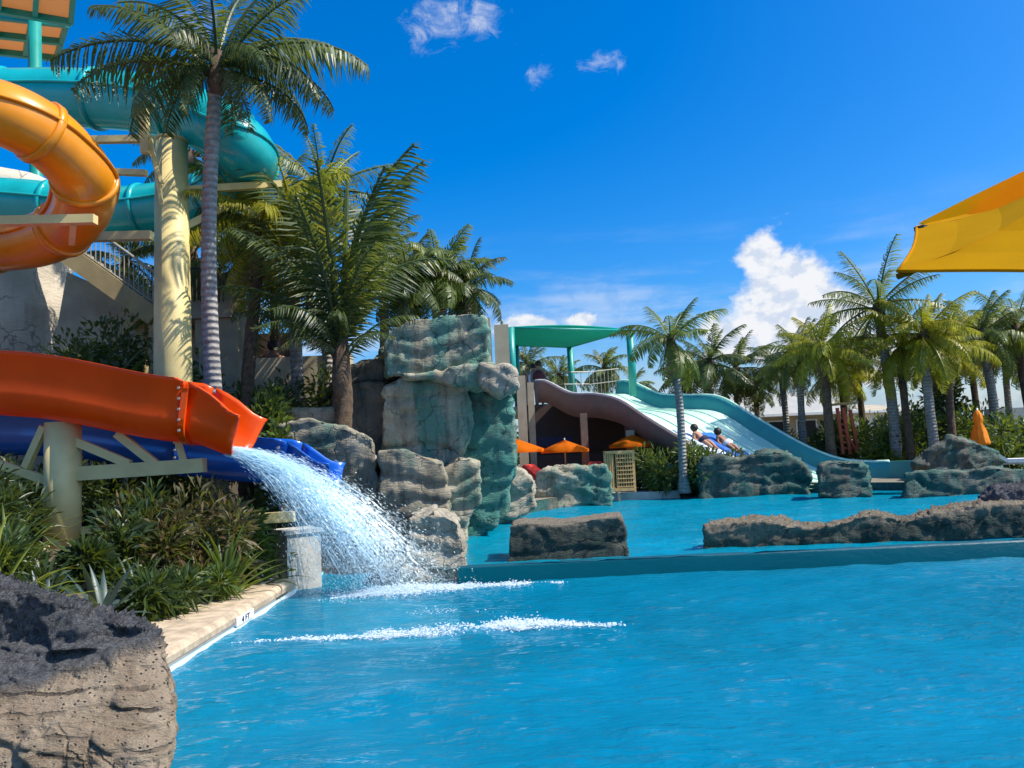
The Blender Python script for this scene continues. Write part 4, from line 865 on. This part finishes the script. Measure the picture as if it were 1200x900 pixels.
palm('dark palm crown between yellow column and teal slide', (224, 186), 17.2, 1.5, .2, 16, M_FRONDD, zb=.5, seed=10)
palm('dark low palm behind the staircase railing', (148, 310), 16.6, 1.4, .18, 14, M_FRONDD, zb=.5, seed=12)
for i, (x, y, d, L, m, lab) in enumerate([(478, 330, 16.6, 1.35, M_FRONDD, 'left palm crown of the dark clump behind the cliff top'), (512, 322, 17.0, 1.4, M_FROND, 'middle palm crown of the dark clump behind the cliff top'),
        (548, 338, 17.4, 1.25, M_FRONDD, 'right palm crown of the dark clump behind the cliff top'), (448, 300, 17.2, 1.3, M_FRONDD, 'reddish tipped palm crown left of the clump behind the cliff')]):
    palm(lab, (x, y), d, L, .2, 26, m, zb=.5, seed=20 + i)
palm('single palm rising in front of the wide slide', (786, 400), 20.9, 1.55, .19, 22, M_FROND, lean=(-.12, 0), zb=.45, seed=31, emin=-42)
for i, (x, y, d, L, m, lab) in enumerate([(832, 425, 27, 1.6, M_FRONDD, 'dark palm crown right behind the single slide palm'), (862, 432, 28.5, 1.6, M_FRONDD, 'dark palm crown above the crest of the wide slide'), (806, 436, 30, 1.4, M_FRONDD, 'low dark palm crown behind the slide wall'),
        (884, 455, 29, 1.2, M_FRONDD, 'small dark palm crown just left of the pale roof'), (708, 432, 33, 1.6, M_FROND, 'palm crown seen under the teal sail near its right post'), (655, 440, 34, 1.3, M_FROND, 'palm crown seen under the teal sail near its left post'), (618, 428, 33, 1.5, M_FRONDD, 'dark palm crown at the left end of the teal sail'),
        (742, 452, 31, 1.1, M_FROND, 'small palm crown at the foot of the sail post')]):
    palm(lab, (x, y), d, L, .2, 24, m, seed=40 + i)
palm('tall dark palm towering over the others at right', (1029, 362), 23.6, 2.35, .27, 20, M_FROND, lean=(-.16, 0), kind='airy', seed=51, emin=-22)
for i, (x, y, d, L, m, lx, lab) in enumerate([
        (936, 418, 25, 1.55, M_FROND, 0, 'leftmost palm of the right hand grove, before the pale roof'), (962, 408, 23.4, 1.45, M_FRONDY, .1, 'second palm of the right hand grove, with full yellow-green crown'), (984, 436, 25, 1.35, M_FRONDY, 0, 'small yellowish palm directly behind the red ladder stand'),
        (915, 432, 27, 1.3, M_FRONDD, 0, 'dark palm crown at the left end of the pale roof'), (1004, 420, 27, 1.4, M_FROND, 0, 'palm crown just left of the tall dark palm'), (1056, 408, 23.2, 1.5, M_FRONDY, 0, 'yellow-green palm just right of the tall dark palm'),
        (1082, 392, 22.6, 1.5, M_FRONDY, .05, 'yellow-green palm with the highest crown of the yellow group'), (1108, 408, 22.8, 1.4, M_FRONDY, 0, 'brightest yellow palm, left of the furled parasol'), (1094, 424, 28, 1.3, M_FRONDY, 0, 'short yellow palm tucked between two taller ones'),
        (1150, 392, 24, 1.65, M_FROND, .15, 'green palm rising above the furled parasol'), (1136, 404, 27, 1.5, M_FRONDY, 0, 'yellowish palm behind the palm above the furled parasol'), (1190, 385, 24.5, 1.7, M_FROND, .2, 'green palm cut by the right picture edge'),
        (1176, 400, 28, 1.5, M_FRONDY, 0, 'palm crown behind the one at the right edge'), (1215, 415, 27, 1.5, M_FROND, 0, 'lower palm at the right edge, mostly out of view')]):
    palm(lab, (x, y), d, L * (1.12 if m is M_FRONDY else 1.05), .24 if lx else .2, 27, m, lean=(-lx, 0), kind='fine', tmat=M_TRUNKB if i % 3 else None, seed=60 + i)
# ------------------------------------------------------------------ shrubs and bedding plants
def leafcloud(c, rx, ry, rz, n, l, w, seed, up=.3):
    rd = random.Random(seed); vs, fs = [], []; clumps = [(Vector((rd.gauss(0, .42), rd.gauss(0, .42), rd.uniform(.15, .85))), rd.uniform(.28, .5)) for _ in range(max(6, n // 130))]
    for i in range(n):
        cc, cr = clumps[i % len(clumps)]; dv = Vector((rd.gauss(0, 1), rd.gauss(0, 1), rd.gauss(0, 1))).normalized()
        q = cc + dv * cr * rd.random() ** .4; q.z = max(.02, q.z)
        p = Vector((c.x + q.x * rx, c.y + q.y * ry, c.z + q.z * rz)); dr = (dv + Vector((rd.uniform(-.5, .5), rd.uniform(-.5, .5), up + rd.uniform(-.5, .5)))).normalized()
        s, u = frame(dr); s = (s * math.cos(i) + u * math.sin(i)); L = l * rd.uniform(.6, 1.3); ww = w * rd.uniform(.7, 1.2)
        k = len(vs); m = p + dr * L * .5; vs += [p, m + s * ww * .5, p + dr * L + Vector((0, 0, -.2 * L)), m - s * ww * .5]; fs += [(k, k + 1, k + 2), (k, k + 2, k + 3)]
    return vs, fs
def shrub(label, c, rx, ry, rz, n, l, w, mat, seed, group=None, name='shrub', cat='shrub'):
    r_ = thing(name, label, cat, c, group)
    part('foliage', leafcloud(c, rx, ry, rz, n, l, w, seed), mat, r_); rd = random.Random(seed + 99)
    st_ = []
    for k in range(6):
        a = rd.uniform(0, 6.28); e = c + Vector((math.cos(a) * rx * .4, math.sin(a) * ry * .4, rz * .7)); st_.append(tube([c + Vector((math.cos(a) * .03, math.sin(a) * .03, -.05)), c.lerp(e, .5) + Vector((0, 0, .05)), e], lambda s: .018 * (1.3 - s), 5))
    part('stems', join(*st_), M_SHEATH, r_); return r_
def blade(c, az, el, L, w, droop, seg=6, fold=.25):
    vs, fs = [], []; p = Vector(c); ca, sa = math.cos(az), math.sin(az)
    for i in range(seg + 1):
        s = i / seg; e = el - droop * s * s; d = Vector((ca * math.cos(e), sa * math.cos(e), math.sin(e))); sd_ = Vector((-sa, ca, 0)); wd = w * (.55 + 1.3 * s * (1 - s) * 1.2) * (1 - s ** 3) + .001
        nn = sd_.cross(d); vs += [p - sd_ * wd * .5, p - nn * wd * fold, p + sd_ * wd * .5]; p = p + d * (L / seg)
    for i in range(seg): k = i * 3; fs += [(k, k + 1, k + 4, k + 3), (k + 1, k + 2, k + 5, k + 4)]
    return vs, fs
def rosette(label, c, n, L, w, el0, el1, droop, mat, seed, group=None, name='spiky_plant', cat='plant', sep=True):
    rd = random.Random(seed); r_ = thing(name, label, cat, c, group); acc = []
    for k in range(n):
        s = k / n; b = blade(c + Vector((rd.uniform(-.03, .03), rd.uniform(-.03, .03), -.02)), k * 2.4 + rd.uniform(-.3, .3), math.radians(el0 + (el1 - el0) * s + rd.uniform(-8, 8)), L * rd.uniform(.75, 1.15), w, droop * rd.uniform(.6, 1.3))
        if sep: part('leaf', b, mat, r_, True)
        else: acc.append(b)
    if acc: part('foliage', join(*acc), mat, r_, True)
    return r_
def bp(px, d, dz=0): 
    p = at(px, d, .4); p.z = bedz(p.x) + dz - .02; return p
GB = 'bedding plants under the orange slide'
rosette('lime strap-leaved plant at the left edge above the boulder', bp(-22, 6.4), 34, 1.15, .04, 85, 12, 1.2, M_LEAFY, 1, GB)
rosette('second lime strap-leaved plant just behind the boulder', bp(22, 6.0), 22, .75, .035, 75, 5, 1.3, M_LEAFY, 2, GB)
rosette('lime plant farther back beside the short column', bp(8, 8.2), 22, .7, .045, 85, 20, 1.1, M_LEAFM, 3, GB)
rosette('dark blue-green agave in front of the short column', bp(118, 7.2), 15, .62, .085, 78, 15, .5, M_AGAVE, 4, GB, 'agave')
rosette('small grey-green agave left of the short column base', bp(52, 7.2), 13, .38, .06, 75, 20, .5, M_AGAVE, 5, GB, 'agave')
rosette('green bromeliad at the middle of the bed', bp(200, 8.0), 22, .62, .045, 80, 12, .9, M_LEAFM, 6, GB, 'bromeliad')
rosette('tall cordyline clump near the coping', bp(262, 8.8), 30, .95, .06, 88, 25, .9, M_LEAFM, 7, GB, 'cordyline')
rosette('bromeliad with arching leaves beside the concrete pier', bp(300, 9.6), 22, .7, .05, 82, 12, 1.0, M_LEAFD, 8, GB, 'bromeliad')
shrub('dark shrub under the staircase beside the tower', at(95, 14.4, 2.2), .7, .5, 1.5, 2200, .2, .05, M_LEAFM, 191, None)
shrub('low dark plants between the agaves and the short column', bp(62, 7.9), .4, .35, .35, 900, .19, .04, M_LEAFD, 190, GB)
rosette('reddish bromeliad under the orange slide exit', bp(232, 8.7), 24, .75, .05, 84, 15, 1.0, M_LEAFR, 9, GB, 'bromeliad')
rosette('spiky dark plant left of the bromeliads', bp(160, 7.9), 24, .7, .04, 84, 15, 1.0, M_LEAFD, 10, GB)
rosette('tall strap-leaved plant behind the reddish bromeliad', bp(190, 9.3), 28, 1.2, .05, 88, 40, 1.1, M_LEAFM, 11, GB, 'cordyline')
rosette('small lime bromeliad at the sandy coping', bp(272, 9.0), 16, .4, .045, 75, 10, .9, M_LEAFY, 12, GB, 'bromeliad')
for i, (px, d, rx, rz, n, m, lab) in enumerate([
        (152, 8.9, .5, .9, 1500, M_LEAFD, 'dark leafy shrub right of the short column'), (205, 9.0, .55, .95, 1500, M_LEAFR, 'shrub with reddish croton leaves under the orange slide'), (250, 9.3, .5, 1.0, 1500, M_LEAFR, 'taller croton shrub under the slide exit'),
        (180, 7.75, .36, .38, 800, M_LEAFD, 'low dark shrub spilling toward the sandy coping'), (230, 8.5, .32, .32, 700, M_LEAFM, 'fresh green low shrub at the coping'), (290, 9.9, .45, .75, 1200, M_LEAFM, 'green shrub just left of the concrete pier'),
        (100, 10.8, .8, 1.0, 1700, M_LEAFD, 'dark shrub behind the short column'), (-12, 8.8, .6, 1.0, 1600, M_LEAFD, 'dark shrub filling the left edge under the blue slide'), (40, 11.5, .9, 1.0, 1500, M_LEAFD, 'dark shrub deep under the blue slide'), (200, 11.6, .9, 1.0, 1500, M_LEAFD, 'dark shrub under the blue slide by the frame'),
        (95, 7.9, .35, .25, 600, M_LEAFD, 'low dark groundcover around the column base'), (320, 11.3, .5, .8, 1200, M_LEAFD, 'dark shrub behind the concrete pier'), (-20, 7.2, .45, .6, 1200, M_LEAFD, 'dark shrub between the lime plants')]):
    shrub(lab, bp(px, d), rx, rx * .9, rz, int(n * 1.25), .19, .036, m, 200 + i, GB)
GL = 'garden shrubs behind the slides'
for i, (px, d, zz, rx, rz, n, m, lab) in enumerate([
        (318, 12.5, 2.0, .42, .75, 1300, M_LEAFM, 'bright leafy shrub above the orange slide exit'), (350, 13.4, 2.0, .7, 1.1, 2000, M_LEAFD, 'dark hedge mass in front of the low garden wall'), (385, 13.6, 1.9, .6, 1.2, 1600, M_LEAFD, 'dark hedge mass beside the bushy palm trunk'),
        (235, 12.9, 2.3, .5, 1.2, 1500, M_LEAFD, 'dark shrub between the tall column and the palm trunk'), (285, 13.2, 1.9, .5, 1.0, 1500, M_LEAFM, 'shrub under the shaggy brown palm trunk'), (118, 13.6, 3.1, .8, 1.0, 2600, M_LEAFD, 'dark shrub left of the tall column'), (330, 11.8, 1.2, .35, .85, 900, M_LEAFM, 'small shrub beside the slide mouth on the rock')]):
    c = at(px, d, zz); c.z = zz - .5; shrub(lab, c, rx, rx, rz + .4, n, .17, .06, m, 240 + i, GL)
bird = rosette('dark banana-like plant with tall paddle leaves left of the column', at(108, 12.75, 1.9), 18, 1.9, .22, 88, 48, .9, M_LEAFM, 31, None, 'paddle_plant')
GS = 'shrubs round the wide slide'
for i, (px, d, zz, rx, rz, n, m, lab) in enumerate([
        (770, 21.6, .4, .55, 1.25, 1300, M_LEAFM, 'green shrub left of the single slide palm'), (815, 21.3, .45, .75, .95, 1700, M_LEAFM, 'green shrub right of the single slide palm'), (845, 21.2, .5, .6, .75, 1200, M_LEAFD, 'dark shrub in front of the riders'), (745, 22.2, .4, .4, .8, 800, M_LEAFD, 'small dark shrub behind the wooden gate')]):
    c = at(px, d, zz); shrub(lab, c, rx, rx, rz, n, .22, .05, m, 260 + i, GS)
GH = 'shrubs of the far right hedge'
labs = ['shrub at the foot of the pale-roofed building', 'shrub behind the slide wall rim', 'shrub left of the red ladder stand', 'shrub right of the red ladder stand', 'lime shrub under the tall dark palm', 'shrub between the ladder stand and the humped boulder', 'large dark tree-like shrub at the middle of the hedge', 'dense shrub left of the furled parasol', 'light green shrub right of the furled parasol', 'low shrub behind the pale lounger', 'shrub beneath the yellow palms', 'dark shrub at the back of the yellow palms', 'shrub at the right picture edge']
for i, (px, d, rx, rz, n, m) in enumerate([(905, 27, 1.0, 1.2, 1500, M_LEAFD), (938, 26, 1.0, 1.3, 1600, M_LEAFD), (965, 25, .9, 1.5, 1600, M_LEAFD), (1015, 25, 1.0, 1.5, 1700, M_LEAFM), (1042, 23.4, .7, .8, 1300, M_LEAFY), (1062, 24, 1.0, 1.6, 1800, M_LEAFM), (1112, 25, 1.0, 2.7, 2600, M_LEAFD), (1130, 23.5, .8, 1.6, 1700, M_LEAFM), (1172, 24, .8, 1.9, 1800, M_LEAFM), (1185, 22.5, .9, .8, 1300, M_LEAFM), (1085, 27, 1.2, 2.0, 1800, M_LEAFM), (1060, 29, 1.4, 1.8, 1800, M_LEAFD), (1215, 23, .9, 1.4, 1500, M_LEAFM)]):
    c = at(px, d, ZG - .05); shrub(labs[i] , c, rx, rx, rz, n, .24, .08, m, 300 + i, GH)
# far green backdrop of trees
wd = leafcloud(Vector((4, 60, .4)), 34, 6, 2.4, 16000, .6, .2, 77); o = structure('distant_trees', wd, M_LEAFD); o['kind'] = 'stuff'; tag(o, 'distant dark green tree line behind the palms', 'trees')
# ------------------------------------------------------------------ people
def skinbody(J, E, R):
    me = bpy.data.meshes.new('body'); me.from_pydata([tuple(p) for p in J], E, []); o = bpy.data.objects.new('tmp', me); COL.objects.link(o)
    md = o.modifiers.new('s', 'SKIN'); md.use_smooth_shade = True; lay = me.skin_vertices[0] if me.skin_vertices else None
    if lay is None:
        bm = bmesh.new(); bm.from_mesh(me); bm.verts.layers.skin.verify(); bm.to_mesh(me); bm.free(); lay = me.skin_vertices[0]
    for i, r in enumerate(R): lay.data[i].radius = (r, r)
    lay.data[0].use_root = True; sb = o.modifiers.new('b', 'SUBSURF'); sb.levels = 1; sb.render_levels = 1
    dg = bpy.context.evaluated_depsgraph_get(); r = bpy.data.meshes.new_from_object(o.evaluated_get(dg)); bpy.data.objects.remove(o)
    return [v.co.copy() for v in r.vertices], [tuple(p.vertices) for p in r.polygons]
def ball(c, r, sz=1.0, n=10):
    vs, fs = [], []
    for i in range(n + 1):
        for k in range(n * 2):
            th = math.pi * i / n; a = math.pi * k / n; vs.append(Vector(c) + Vector((math.sin(th) * math.cos(a) * r, math.sin(th) * math.sin(a) * r, math.cos(th) * r * sz)))
    for i in range(n):
        for k in range(2 * n): a, b = i * 2 * n + k, i * 2 * n + (k + 1) % (2 * n); fs.append((a, a + 2 * n, b + 2 * n, b))
    return vs, fs
def person(label, o, X, Y, Z, J, skin, cloth, shirt, grp=None):     # joints given in the figure's own axes
    T = lambda p: o + X * p[0] + Y * p[1] + Z * p[2]
    r_ = thing('person', label, 'person', o, grp)
    names = ['pelvis', 'belly', 'chest', 'neck', 'head', 'crown', 'ls', 'le', 'lw', 'lf', 'rs', 're', 'rw', 'rf', 'lh', 'lk', 'la', 'lt', 'rh', 'rk', 'ra', 'rt']
    pts = [T(J[n]) for n in names]; ix = {n: i for i, n in enumerate(names)}
    E = [(0, 1), (1, 2), (2, 3), (3, 4), (4, 5)] + [(ix[a], ix[b]) for a, b in (('chest', 'ls'), ('ls', 'le'), ('le', 'lw'), ('lw', 'lf'), ('chest', 'rs'), ('rs', 're'), ('re', 'rw'), ('rw', 'rf'), ('pelvis', 'lh'), ('lh', 'lk'), ('lk', 'la'), ('la', 'lt'), ('pelvis', 'rh'), ('rh', 'rk'), ('rk', 'ra'), ('ra', 'rt'))]
    R = [.14, .125, .145, .055, .10, .075, .065, .045, .032, .03, .065, .045, .032, .03, .095, .062, .042, .035, .095, .062, .042, .035]
    bd = part('body', skinbody(pts, E, R), skin, r_, True)
    hd, cr = T(J['head']), T(J['crown']); up = (cr - hd).normalized(); part('hair', ball(hd + up * .045 - Y * .02, .115, 1.0), M_HAIR, bd, True)
    if cloth: part('swim_shorts', tube([T(J['belly']).lerp(T(J['pelvis']), .6), T(J['pelvis']), (T(J['lh']) + T(J['rh'])) / 2 - (T(J['belly']) - T(J['pelvis'])).normalized() * .05], lambda s: .165 + .03 * s, 14), cloth, r_, True)
    if shirt: part('top', tube([T(J['pelvis']).lerp(T(J['belly']), .3), T(J['belly']), T(J['chest']), T(J['chest']).lerp(T(J['neck']), .6)], lambda s: .165 + .03 * math.sin(s * 3) - (.07 if s > .95 else 0), 14), shirt, r_, True)
    return r_
STAND = dict(pelvis=(0, 0, .95), belly=(0, .01, 1.12), chest=(0, 0, 1.34), neck=(0, 0, 1.5), head=(0, .02, 1.62), crown=(0, .02, 1.70), ls=(-.19, 0, 1.40), le=(-.25, .02, 1.12), lw=(-.22, .14, .92), lf=(-.2, .18, .85), rs=(.19, 0, 1.40), re=(.26, -.02, 1.12), rw=(.26, .08, .88), rf=(.25, .1, .8), lh=(-.10, 0, .9), lk=(-.11, .03, .5), la=(-.11, -.02, .09), lt=(-.12, .13, .04), rh=(.10, 0, .9), rk=(.11, .05, .5), ra=(.11, 0, .09), rt=(.13, .15, .04))
X0, Y0, Zu = Vector((1, 0, 0)), Vector((0, -1, 0)), Vector((0, 0, 1))
dz_ = 3.35 - .38
person('dark-haired person in a maroon top standing on the slide deck', at(633, 27.4, dz_), X0, Y0, Zu, STAND, M_SKIN2, M_MAROON, M_MAROON, 'people on the slide deck')
person('person in white standing behind the railing of the slide deck', at(627, 28.1, dz_), -X0, Y0, Zu, STAND, M_SKIN, M_NAVY, M_WCLOTH, 'people on the slide deck')
SEATP = at(322, 15.2, P(322, 404, 15.2).z - 1.66)
person('dark-haired person whose head shows above the garden wall', SEATP, X0, -Y0, Zu, STAND, M_SKIN2, M_NAVY, M_NAVY)
LIE = dict(pelvis=(0, 0, .17), belly=(0, -.17, .20), chest=(0, -.42, .26), neck=(0, -.57, .35), head=(0, -.65, .46), crown=(0, -.68, .54), ls=(-.19, -.46, .29), le=(-.30, -.32, .15), lw=(-.28, -.05, .12), lf=(-.26, .03, .12), rs=(.19, -.46, .29), re=(.30, -.32, .15), rw=(.28, -.05, .12), rf=(.26, .03, .12), lh=(-.1, .04, .16), lk=(-.12, .42, .24), la=(-.12, .82, .13), lt=(-.13, .92, .20), rh=(.1, .04, .16), rk=(.12, .44, .20), ra=(.13, .84, .12), rt=(.14, .94, .19))
def rider(lab, u, t, skin, cloth, mlab, mm):
    p = nearp(t).lerp(farp(t), u); q = nearp(t + .04).lerp(farp(t + .04), u); dn = (q - p).normalized(); sdv = (farp(t) - nearp(t)).normalized(); up = dn.cross(sdv); up = up if up.z > 0 else -up; up.normalize(); sdv = dn.cross(up)
    m = thing('slide_mat', mlab, 'mat', p, 'slide mats'); pts = [p + dn * s + up * (.045 + .12 * max(0, s - .75) ) for s in (-.8, -.4, 0, .35, .7, .95, 1.1)]
    part('pad', sweep(pts, lambda s: [(-.40, -.03), (.40, -.03), (.43, 0), (.40, .05), (-.40, .05), (-.43, 0)], False), mm, m, True)
    part('edge_stripe', sweep([x + up * .04 for x in pts], lambda s: [(-.10, -.005), (.10, -.005), (.10, .006), (-.10, .006)], False), M_MATW if mm is M_MAT else M_MAT, m)
    for sg in (-1, 1): part('handle', tube([p + dn * .55 + sdv * sg * .25 + up * .04, p + dn * .62 + sdv * sg * .25 + up * .12, p + dn * .72 + sdv * sg * .25 + up * .05], .018, 6), M_WHITE, m, True)
    person(lab, p + up * .03, sdv * .57, dn * .57, up * .57, LIE, skin, cloth, None, 'riders on the wide slide')
rider('rider with pale skin on the left of the pair coming down the slide', .30, .545, M_SKIN, M_NAVY, 'pale blue slide mat under the left rider', M_MATW)
rider('tanned rider on the right of the pair coming down the slide', .46, .585, M_SKIN2, M_WCLOTH, 'strong blue slide mat under the right rider', M_MAT)
# ------------------------------------------------------------------ splashing water
def drops(items):                                                    # elongated octahedra
    n = len(items); V = np.empty((n, 6, 3)); base = np.array([(0, 1, 2), (1, 3, 2), (3, 4, 2), (4, 0, 2), (1, 0, 5), (3, 1, 5), (4, 3, 5), (0, 4, 5)])
    F = (base[None] + (np.arange(n) * 6)[:, None, None]).reshape(-1, 3)
    for i, (p, dr, L, r) in enumerate(items):
        s, u = frame(dr); dr = dr.normalized()
        V[i] = [p + s * r, p + u * r, p + dr * L, p - s * r, p - u * r, p - dr * L]
    return [tuple(x) for x in V.reshape(-1, 3)], [tuple(int(y) for y in x) for x in F]
rd = random.Random(5); it = []; strands = []
def shot():
    v = rd.uniform(2.2, 4.9) if rd.random() < .6 else rd.gauss(3.6, .45)
    return v, rd.gauss(-.12, .12), rd.gauss(-.58, .15), 9.65 + rd.uniform(-.27, .25), 1.71 + rd.random() ** 2 * .11
def fly(v, vy, vz, y0, z0, t): return Vector((-3.45 + v * t, y0 + vy * t, z0 + vz * t - 4.9 * t * t)), Vector((v, vy, vz - 9.8 * t))
for i in range(50000):
    q = shot(); T = (q[2] + math.sqrt(q[2] ** 2 + 19.6 * q[4])) / 9.8; t = T * rd.random() ** .8; sp = t / T; j_ = .15 * sp
    p, w = fly(*q, t); p += Vector((rd.gauss(0, j_), rd.gauss(0, j_), rd.gauss(0, j_))); p.z = max(p.z, .01)
    it.append((p, w, rd.uniform(.004, .03) * (2.0 - 1.6 * sp), rd.uniform(.0008, .0025)))
for i in range(900):
    q = shot(); T = (q[2] + math.sqrt(q[2] ** 2 + 19.6 * q[4])) / 9.8; a = T * rd.random() ** 1.7 * .8; L = rd.uniform(.05, .22) * T
    pp = [fly(*q, a + L * k / 5)[0] + Vector((0, 0, .010 * math.sin(k * 2 + i))) for k in range(6)]
    pp = [p for p in pp if p.z > .01]
    if len(pp) > 2: r0 = rd.uniform(.0018, .0055) * (1.2 - .8 * a / T); strands.append(tube(pp, lambda s, r0=r0: r0 * (.15 + math.sin(math.pi * min(1, s * .93 + .04))), 4, False))
o = link('water_jet', mesh('water_jet', *join(drops(it), *strands)), M_SPRAY); o['kind'] = 'stuff'; tag(o, 'white spray of water shooting from the orange slide into the pool', 'splash')
def streak_foam(name, lab, ctl, n, wy, hz, seed, big=1.0):
    rd = random.Random(seed); it = []; path = catmull([onz(x, y, 0) for x, y, _ in ctl], 12); dens = [c for _, _, c in ctl]
    for i in range(n):
        s = rd.random(); k = s * (len(path) - 1); a = int(min(k, len(path) - 2)); dd = dens[min(len(dens) - 1, int(s * len(dens)))]
        dd *= .35 + 1.0 * max(0, mnoise.noise(Vector((s * 17, seed * 3.1, 0))) + .45)
        if rd.random() > dd: continue
        p = path[a].lerp(path[a + 1], k - a); r = rd.uniform(.0025, .010) * big
        q = p + Vector((rd.gauss(0, .05), rd.gauss(0, wy * (.35 + .65 * dd)), 0)); 
        h = mnoise.noise(Vector((q.x * 3, q.y * 4, seed))) * .5 + .5; q.z = abs(rd.gauss(0, hz)) * h * dd + .002
        it.append((q, Vector((1, rd.uniform(-1, 1), rd.uniform(-.4, .4))), r * rd.uniform(.8, 2.0), r * .7))
    me = mesh(name, *drops(it)); nd = len(me.vertices)
    vs, fs, dn_ = [], [], []; n = 90; mm = 14; W_ = wy * 5
    for i in range(n + 1):
        k = i / n * (len(path) - 1); a = int(min(k, len(path) - 2)); p = path[a].lerp(path[a + 1], k - a)
        x = i / n * (len(dens) - 1); a = int(min(x, len(dens) - 2)); dd = dens[a] + (dens[a + 1] - dens[a]) * (x - a)
        for j in range(mm + 1):
            u = j / mm * 2 - 1; vs.append((p.x, p.y + u * W_, .006)); dn_.append(dd * (.55 + .6 * mnoise.noise(Vector((i / n * 17, u * 1.5, seed)))) * (1 - u * u) * min(1, i / 8, (n - i) / 8))
    for i in range(n):
        for j in range(mm): a = i * (mm + 1) + j; fs.append((a, a + mm + 1, a + mm + 2, a + 1))
    v0 = [tuple(v.co) for v in me.vertices]; f0 = [tuple(p.vertices) for p in me.polygons]; nf = len(f0)
    me = mesh(name, v0 + vs, f0 + [tuple(x + nd for x in f) for f in fs])
    at_ = me.attributes.new('dens', 'FLOAT', 'POINT'); at_.data.foreach_set('value', [1.0] * nd + dn_)
    me.materials.append(M_FOAM); me.materials.append(M_LACE); me.polygons.foreach_set('material_index', [0] * nf + [1] * len(fs))
    o = link(name, me, None); o['kind'] = 'stuff'; tag(o, lab, 'foam')
streak_foam('foam', 'white foam streak where the jet lands, nearer the weir', [(375, 702, .25), (430, 697, .5), (490, 692, 1), (560, 688, 1), (615, 686, .9), (655, 683, .35)], 9000, .08, .04, 1)
streak_foam('foam', 'longer white foam streak nearer the camera', [(270, 752, .12), (350, 750, .4), (430, 746, .6), (510, 742, .9), (570, 737, 1), (620, 732, 1), (665, 732, .8), (725, 733, .2)], 12000, .09, .04, 2)
streak_foam('foam', 'scattered foam flecks under the falling spray', [(380, 690, .5), (440, 720, .35), (520, 715, .35), (600, 720, .2)], 1500, .16, .006, 3, .7)
streak_foam('foam', 'churned foam patch right under the falling spray', [(385, 700, .3), (435, 695, .9), (490, 691, 1), (545, 687, .4)], 7000, .20, .05, 6)
